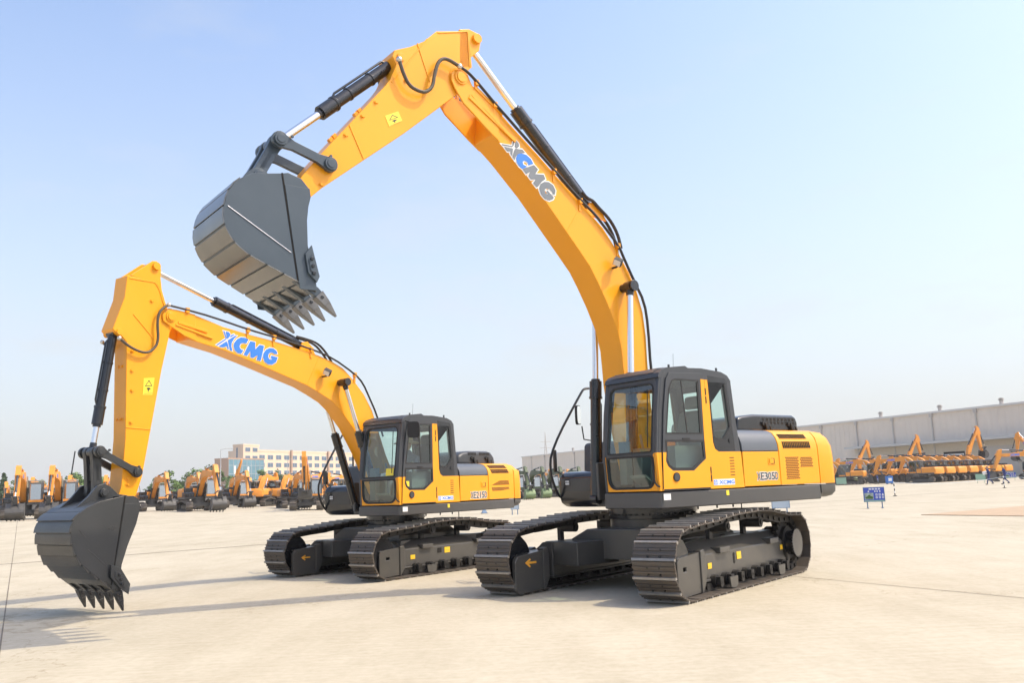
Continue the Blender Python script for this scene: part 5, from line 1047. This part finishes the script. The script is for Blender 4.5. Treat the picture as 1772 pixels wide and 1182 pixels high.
curt = mat('curtain_wall_glass',(.10,.22,.28),.08,var=.25,vscale=.15,spec=.9); b = MB(); b.box(0,23,0.1,7.6,0,17.6,0).box(-.1,23.1,0,7.7,17.6,18.2,0); b.build('wall', brown, gbk)
b = MB(); b.box(.3,22.7,-.12,.08,.6,17.5); cu = b.build('curtain_wall', curt, gbk)
b = MB()
for i in range(9): b.box(.3+2.8*i-.06,.3+2.8*i+.06,-.2,-.125,.6,17.5)
for z in (4.2,7.8,11.4,15): b.box(.3,22.7,-.18,-.125,z-.06,z+.06)
b.build('mullion', winf, cu)
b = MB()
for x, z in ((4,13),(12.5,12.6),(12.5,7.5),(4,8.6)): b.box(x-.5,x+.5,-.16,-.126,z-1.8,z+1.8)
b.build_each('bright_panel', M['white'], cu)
# ---- blue sheds, lamps, pylon
blue = mat('blue_sheet_roof',(.13,.26,.45),.5,var=.1)
for (x, y, w_, lab) in ((-66.2,165,1.6,'small blue shed between trees, nearest the big yellow arm'),(-63.4,165,2.4,'widest of the small blue sheds below the green trees'),(-61.2,166,1.5,'small blue shed at the right end, behind the tallest left machine')):
    s_ = empty('site_shed', (x,y,gz(x,y)), .3, lab, 'shed', 'blue sheds under the trees'); b = MB(); b.box(-w_/2,w_/2,-1,1,0,1.7); b.build('wall', gut, s_); b = MB(); b.px([(-1.2,1.55),(-1.2,1.65),(0,2.35),(1.2,1.65),(1.2,1.55)], -w_/2-.1, w_/2+.1); b.build('roof', blue, s_)
for x, y, h, lab in ((-49.5,150,9.5,'slim street lamp at the left edge of the glass annex'),(-59.2,232,10.5,'slim street lamp in front of the glass curtain wall')):
    l_ = empty('street_lamp', (x,y,0), .5, lab, 'street lamp', 'street lamps by the office'); b = MB(); b.cyl((0,0,0),(0,0,h),.11,.06,n=8); b.build('pole', winf, l_); b = MB(); b.tube([(0,0,h-.1),(.6,0,h+.1),(1.3,0,h+.12)], .05, 6).box(1.2,1.9,-.12,.12,h+.03,h+.17); b.build('lamp_head', winf, l_)
py = empty('power_pylon', (17.19,520,0), .2, 'thin power pylon rising behind the far end of the warehouse', 'pylon'); b = MB()
for sx in (-1,1):
    for sy in (-1,1): b.tube([(1.6*sx,1.6*sy,0),(.35*sx,.35*sy,24),(0,0,32)], .13, 5)
for z in range(3,30,3): w_ = 1.6-1.25*z/24 if z < 24 else .25; b.tube([(-w_,-w_,z),(w_,w_,z+1.5)], .07, 4).tube([(w_,-w_,z),(-w_,w_,z+1.5)], .07, 4)
b.build('lattice', gut, py); b = MB()
for z, w_ in ((23,3.5),(26.5,3)): b.tube([(-w_,0,z),(w_,0,z)], .14, 5)
b.build('cross_arm', gut, py)
# ---- trees
leaf = []
for i, c in enumerate(((.12,.20,.045),(.085,.15,.04),(.05,.09,.035))): leaf.append(mat('foliage_%s' % ('fresh','deep','conifer')[i], c, .7, var=.35, vscale=1.2))
bark = mat('bark',(.09,.065,.045),.9)
def tree(kind, seed):
    r = random.Random(seed); root = empty('conifer' if kind == 2 else 'tree', (0,0,0)); t = MB(); H = 6.2
    t.tube([(0,0,0),(.05,.02,1.2),(.0,.08,2.6),(.04,0,4.6)], .10, 7)
    if kind < 2:
        for i in range(6): a = i*1.05+r.random(); z = 1.6+.4*i; t.tube([(0,.05,z),(.6*math.cos(a),.6*math.sin(a),z+.6),(1.2*math.cos(a),1.2*math.sin(a),z+1.3)], .04, 5)
    t.build('trunk', bark, root); c = MB()
    clumps = []
    if kind < 2:
        for i in range(26): a = r.random()*6.28; q = r.random()**.5; z = 1.9+3.9*r.random(); w_ = 1.75*math.sin(math.pi*min(1,max(.08,(z-1.2)/5.3)))**.7; clumps.append((q*w_*math.cos(a),q*w_*math.sin(a),z,.42+.3*r.random()))
    else:
        for i in range(40): z = .9+5.1*i/40; a = i*2.4; w_ = 1.25*(1-(z-.6)/5.9); clumps.append((w_*math.cos(a)*.75,w_*math.sin(a)*.75,z,.22+.28*(1-i/40)))
    for (cx, cy_, cz_, cr_) in clumps:
        for _ in range(42 if kind < 2 else 26):
            v = Vector((r.gauss(0,1),r.gauss(0,1),r.gauss(0,.8))).normalized()*cr_*(.35+.75*r.random()); p = Vector((cx,cy_,cz_))+v; n_ = (v+Vector((r.gauss(0,.4),r.gauss(0,.4),.35))).normalized(); a = n_.orthogonal().normalized(); b_ = n_.cross(a); s_ = .10+.10*r.random()
            c.add([p-a*s_-b_*s_*.6, p+a*s_-b_*s_*.6, p+a*s_*.6+b_*s_, p-a*s_*.6+b_*s_], [(0,1,2,3)])
    c.build('crown', leaf[kind], root, recalc=False, angle=180); return root
TP = {}
def put_tree(kind, var, x, y, s, label, group):
    k = (kind,var)
    if k not in TP: o = TP[k] = tree(kind, 11+kind*7+var)
    else: o = copy_tree(TP[k])
    o.location = (x,y,gz(x,y)); o.rotation_euler = (0,0,rng.random()*6.28); o.scale = (s,s,s*(.9+.25*rng.random())); tag(o, label, 'tree', group)
KN = ['light green broad tree','mid green bushy tree','dark narrow conifer']
for i, (x, y) in enumerate(TREES1):
    k = (1,2,1,0,2,1,0,0,2,1,0,1,2,0,0,1,1,0,0,0,1,0,1,0,1)[i]; put_tree(k, i%2, x, y, (.78+.28*rng.random())*(.92 if k == 2 else 1), KN[k]+' in the belt of trees behind the left machines', 'trees behind the left machines, '+KN[k])
for i, (x, y) in enumerate(TREES2):
    k = (0,1,0,0,1,0,0,1,0)[i]; put_tree(k, i%2, x, y, .85+.3*rng.random(), KN[k]+' in front of the office building', 'trees before the office, '+KN[k])
# ------------------------------------------------------------------ signs, rope posts, workers
sblue = mat('sign_blue',(.045,.085,.45),.4); sgreen = mat('sign_green',(.28,.45,.33),.5); spale = mat('sign_pale_blue',(.42,.50,.58),.5); steelb = mat('sign_frame_blue_grey',(.14,.22,.34),.5); pic = mat('sign_photo',(.30,.36,.33),.5,var=.6,vscale=6); pgreen = mat('sign_photo_green',(.05,.12,.03),.6)
def board(loc, rz, w_, h_, z0, face, frame, label, content=0, group=None, lean=0.):
    r = empty('notice_board', (loc[0],loc[1],gz(*loc)), rz, label, 'sign', group); b = MB()
    b.box(-w_/2,w_/2,-.015,.015,z0,z0+h_); bo = b.build('panel', face, r)
    for s in (-1,1): l_ = MB(); x = s*w_*.36; l_.box(x-.022,x+.022,.016,.056,0,z0+h_*.9).box(x-.03,x+.03,-.20,.24,0,.03); l_.build('leg', frame, r)
    f_ = MB(); t = .022
    for a in ((-w_/2-t,w_/2+t,z0-t,z0),(-w_/2-t,w_/2+t,z0+h_,z0+h_+t),(-w_/2-t,-w_/2,z0,z0+h_),(w_/2,w_/2+t,z0,z0+h_)): f_.box(a[0],a[1],-.025,.02,a[2],a[3])
    f_.build('border', frame, r)
    if content:
        c = MB(); y = -.0155; fn = lambda u,v,w: (u*w_,-.0155+w,z0+v*h_)
        for i in range(4):
            x = -.24+.15*i; c.plate([(x,.84),(x+.11,.84),(x+.11,.94),(x,.94)], [[(x+.03,.865),(x+.08,.865),(x+.08,.885),(x+.03,.885)]], fn, -.002, 0); c.plate([(x+.045,.90),(x+.065,.90),(x+.065,.965),(x+.045,.965)], [], fn, -.0035, -.0021)
        for x in (-.30,.02,.13,.26): c.plate([(x,.68),(x+.075,.68),(x+.06,.78),(x+.015,.78)], [], fn, -.002, 0)
        for r_ in range(2):
            for i in range(3):
                cx, cz_ = .12+.155*i, .50-.22*r_
                c.plate([(cx+.055*math.cos(t_*.524),cz_+.075*math.sin(t_*.524)) for t_ in range(12)] if (r_,i) != (0,2) else [(cx-.06,cz_-.06),(cx+.06,cz_-.06),(cx,cz_+.08)], [[(cx+.03*math.cos(t_*.785),cz_+.04*math.sin(t_*.785)) for t_ in range(8)]] if (r_,i) != (0,2) else [], fn, -.002, 0)
                if r_ == 0: c.plate([(cx-.06,cz_-.115),(cx+.06,cz_-.115),(cx+.06,cz_-.10),(cx-.06,cz_-.10)], [], fn, -.002, 0)
        c.build('lettering', M['white'], bo)
        p_ = MB(); p_.plate([(-.47,.14),(-.03,.14),(-.03,.62),(-.47,.62)], [], fn, -.002, 0, 0); p_.plate([(-.42,.20),(-.08,.18),(-.06,.34),(-.16,.40),(-.24,.50),(-.34,.38),(-.44,.30)], [], fn, -.004, -.0021, 1); p_.plate([(-.5,0),(.5,0),(.5,.085),(-.5,.085)], [], fn, -.002, 0, 2); p_.build('picture', [pic,pgreen,sgreen], bo)
    return r
fc = lambda x, y: math.atan2(-y,-x)+math.pi/2
board((15.71,39.94), fc(15.71,39.94)+.10, .84, .60, .30, sblue, steelb, 'blue notice board with white symbols and a photo, standing alone on the concrete', 1)
board((11.22,38.75), fc(11.22,38.75)+.25, .72, .62, .22, spale, steelb, 'pale back of a notice board seen under the big counterweight', 0)
board((-.19,50), fc(0,50), .42, .36, .30, spale, steelb, 'small two legged stand under the tail of the smaller display machine', 0)
board((43.4,121), fc(43,121), 1.25, .8, .25, sgreen, sgreen, 'green notice board before the orange crawler beside the big counterweight', 0)
board((50.1,127), fc(50,127), 1.25, .8, .3, sblue, spale, 'blue and white notice board left of the blue box sign', 1)
board((51.7,100.8), fc(51.7,100.8), .95, .62, .35, sgreen, sgreen, 'pale green notice board beside the two workers', 0)
board((60.2,110.3), fc(60,110), 1.3, .65, .35, sblue, sgreen, 'blue notice board on a green stand right of the workers', 1)
board((-36,132.9), fc(-36,133), .85, 1.1, .5, spale, gut, 'grey notice board on two legs before the orange machines at the back', 0)
bx_ = empty('sign_box', (49.0,119,0), fc(49,119)+.4, 'bright blue box sign at the head of the slanting row', 'sign'); b = MB(); b.box(-.4,.4,-.3,.3,.15,1.05); b.build('body', mat('box_blue',(.03,.16,.52),.5), bx_, bevel=.02)
for s in (-1,1): b = MB(); b.box(s*.3-.05,s*.3+.05,-.25,.25,0,.15); b.build('foot', steelb, bx_)
b = MB(); b.box(-.22,.22,-.307,-.302,.4,.8); b.build('panel', M['white'], bx_)
cone = [(-2.05,54.4)]
cn = empty('sign_stand', (-2.05,54.4,0), .3, 'small blue grey wedge shaped stand under the yellow hood of the smaller display machine', 'stand'); b = MB(); b.loft([[(-.17,-.12,0),(.17,-.12,0),(.17,.12,0),(-.17,.12,0)],[(-.08,-.02,.24),(.08,-.02,.24),(.08,.02,.24),(-.08,.02,.24)]]); b.build('body', steelb, cn); b = MB(); b.box(-.2,.2,-.15,.15,0,.02); b.build('base', M['rubber'], cn)
posts = [(24.47,58.76),(37.88,70.41),(-.9,45.2),(10.6,47.4)]
labs = ['black and white rope post to the right of the blue notice board','black and white rope post by the feet of the workers','thin rope post under the smaller machine','thin rope post under the skirt of the larger machine']
for (x, y), lab in list(zip(posts, labs))[:2]:
    p_ = empty('rope_post', (x,y,0), 0, lab, 'post', 'striped rope posts'); b = MB(); b.cyl((0,0,0),(0,0,.04),.14,.12,n=14); b.build('base', M['rubber'], p_); b = MB()
    for i in range(6): b.cyl((0,0,.04+.15*i),(0,0,.04+.15*(i+1)),.032,n=10,mi=i%2)
    b.ball((0,0,.96), .04, 10, 6, 0); b.build('pole', [M['rubber'],M['white']], p_)
def rope(a, b_, label, sag=.12, r=.012):
    A, B = Vector(a), Vector(b_); mb = MB(); mb.tube([A.lerp(B,i/16)-Vector((0,0,sag*4*(i/16)*(1-i/16))) for i in range(17)], r, 5); tag(mb.build('rope', spale), label, 'rope')
rope((24.47,58.76,.88), (37.88,70.41,.88), 'pale rope hanging between the two striped posts at the right', .25)
rope((37.88,70.41,.88), (50,81,.88), 'pale rope running out of the picture from the striped post by the workers', .2)
uni = mat('blue_overall',(.025,.04,.16),.8,var=.1); hel = mat('yellow_helmet',(.80,.48,.05),.4); boot = mat('black_boot',(.02,.02,.02),.6)
def worker(loc, rz, label, helmet, carry, ph):
    e = empty('person', (loc[0],loc[1],gz(*loc)), rz, label, 'person', None); st = .34*ph
    ch = [((0,0,.95),None,(.15,.12)),((.02,0,1.15),0,(.15,.11)),((.05,0,1.38),1,(.17,.11)),((.07,0,1.49),2,(.065,.065)),((.09,0,1.56),3,(.06,.06)),
      ((.05,.19,1.40),2,(.06,.06)),((.0,.25,1.14),5,(.05,.05)),((.20,.22,.98) if not carry else (.26,.18,1.12),6,(.04,.04)),((.05,-.19,1.40),2,(.06,.06)),((-.02,-.25,1.14),8,(.05,.05)),((.10,-.24,.92) if not carry else (.26,-.12,1.12),9,(.04,.04)),
      ((.0,.09,.86),0,(.095,.095)),((.16,.10,.50),11,(.07,.07)),((.22+.08*ph,.10,.09),12,(.05,.05)),((.0,-.09,.86),0,(.095,.095)),((-.06,-.10,.50),14,(.07,.07)),((-.40,-.10,.16),15,(.05,.05))]
    skin_person('body', ch, uni, e, 1)
    for x, y, z in ((.22+.08*ph,.10,.05),(-.38,-.10,.12)): b = MB(); b.ball((x+.06,y,z), .07, 10, 6, 0, (1.9,.7,.75)); b.build('boot', boot, e)
    b = MB(); b.ball((.10,0,1.63), .095, 12, 8, 0, (1,.86,1.2)); b.ball((.20,0,1.62), .02, 6, 5); b.build('head', M['skin'], e)
    for s in (1,-1):
        q = Vector(ch[7 if s > 0 else 10][0]); b = MB(); b.ball(q+Vector((.04,0,-.01)), .042, 8, 6, 0, (1.2,.6,.9))
        for k in range(4): b.tube([q+Vector((.07,-.03+.02*k,0)),q+Vector((.12,-.03+.02*k,-.02))], .010, 5)
        b.build('hand', M['skin'], e)
    b = MB()
    if helmet: b.ball((.10,0,1.70), .125, 14, 8, 0, (1.1,.95,.75)); b.cyl((.14,0,1.675),(.14,0,1.69),.15,n=16); b.build('helmet', hel, e)
    else: b.ball((.08,0,1.68), .10, 12, 8, 0, (1,.92,.8)); b.build('hair', boot, e)
    if carry:
        bag = MB(); bag.box(-.18,.18,-.13,.13,-.16,.16); o = bag.build('package', M['white'], None, bevel=.04); o.location = e.matrix_basis @ Vector((-.30,.12,1.10)) if False else (loc[0]+math.cos(rz)*.34,loc[1]+math.sin(rz)*.34,1.14+gz(*loc)); o.rotation_euler = (0,.2,rz); tag(o, 'white package held in front by the bareheaded worker', 'package')
worker((46.0,88.1), R_(172), 'bareheaded worker in blue overalls carrying a white package', False, True, .3)
worker((46.75,86.6), R_(174), 'worker in blue overalls with a yellow helmet striding to the left', True, False, .8)
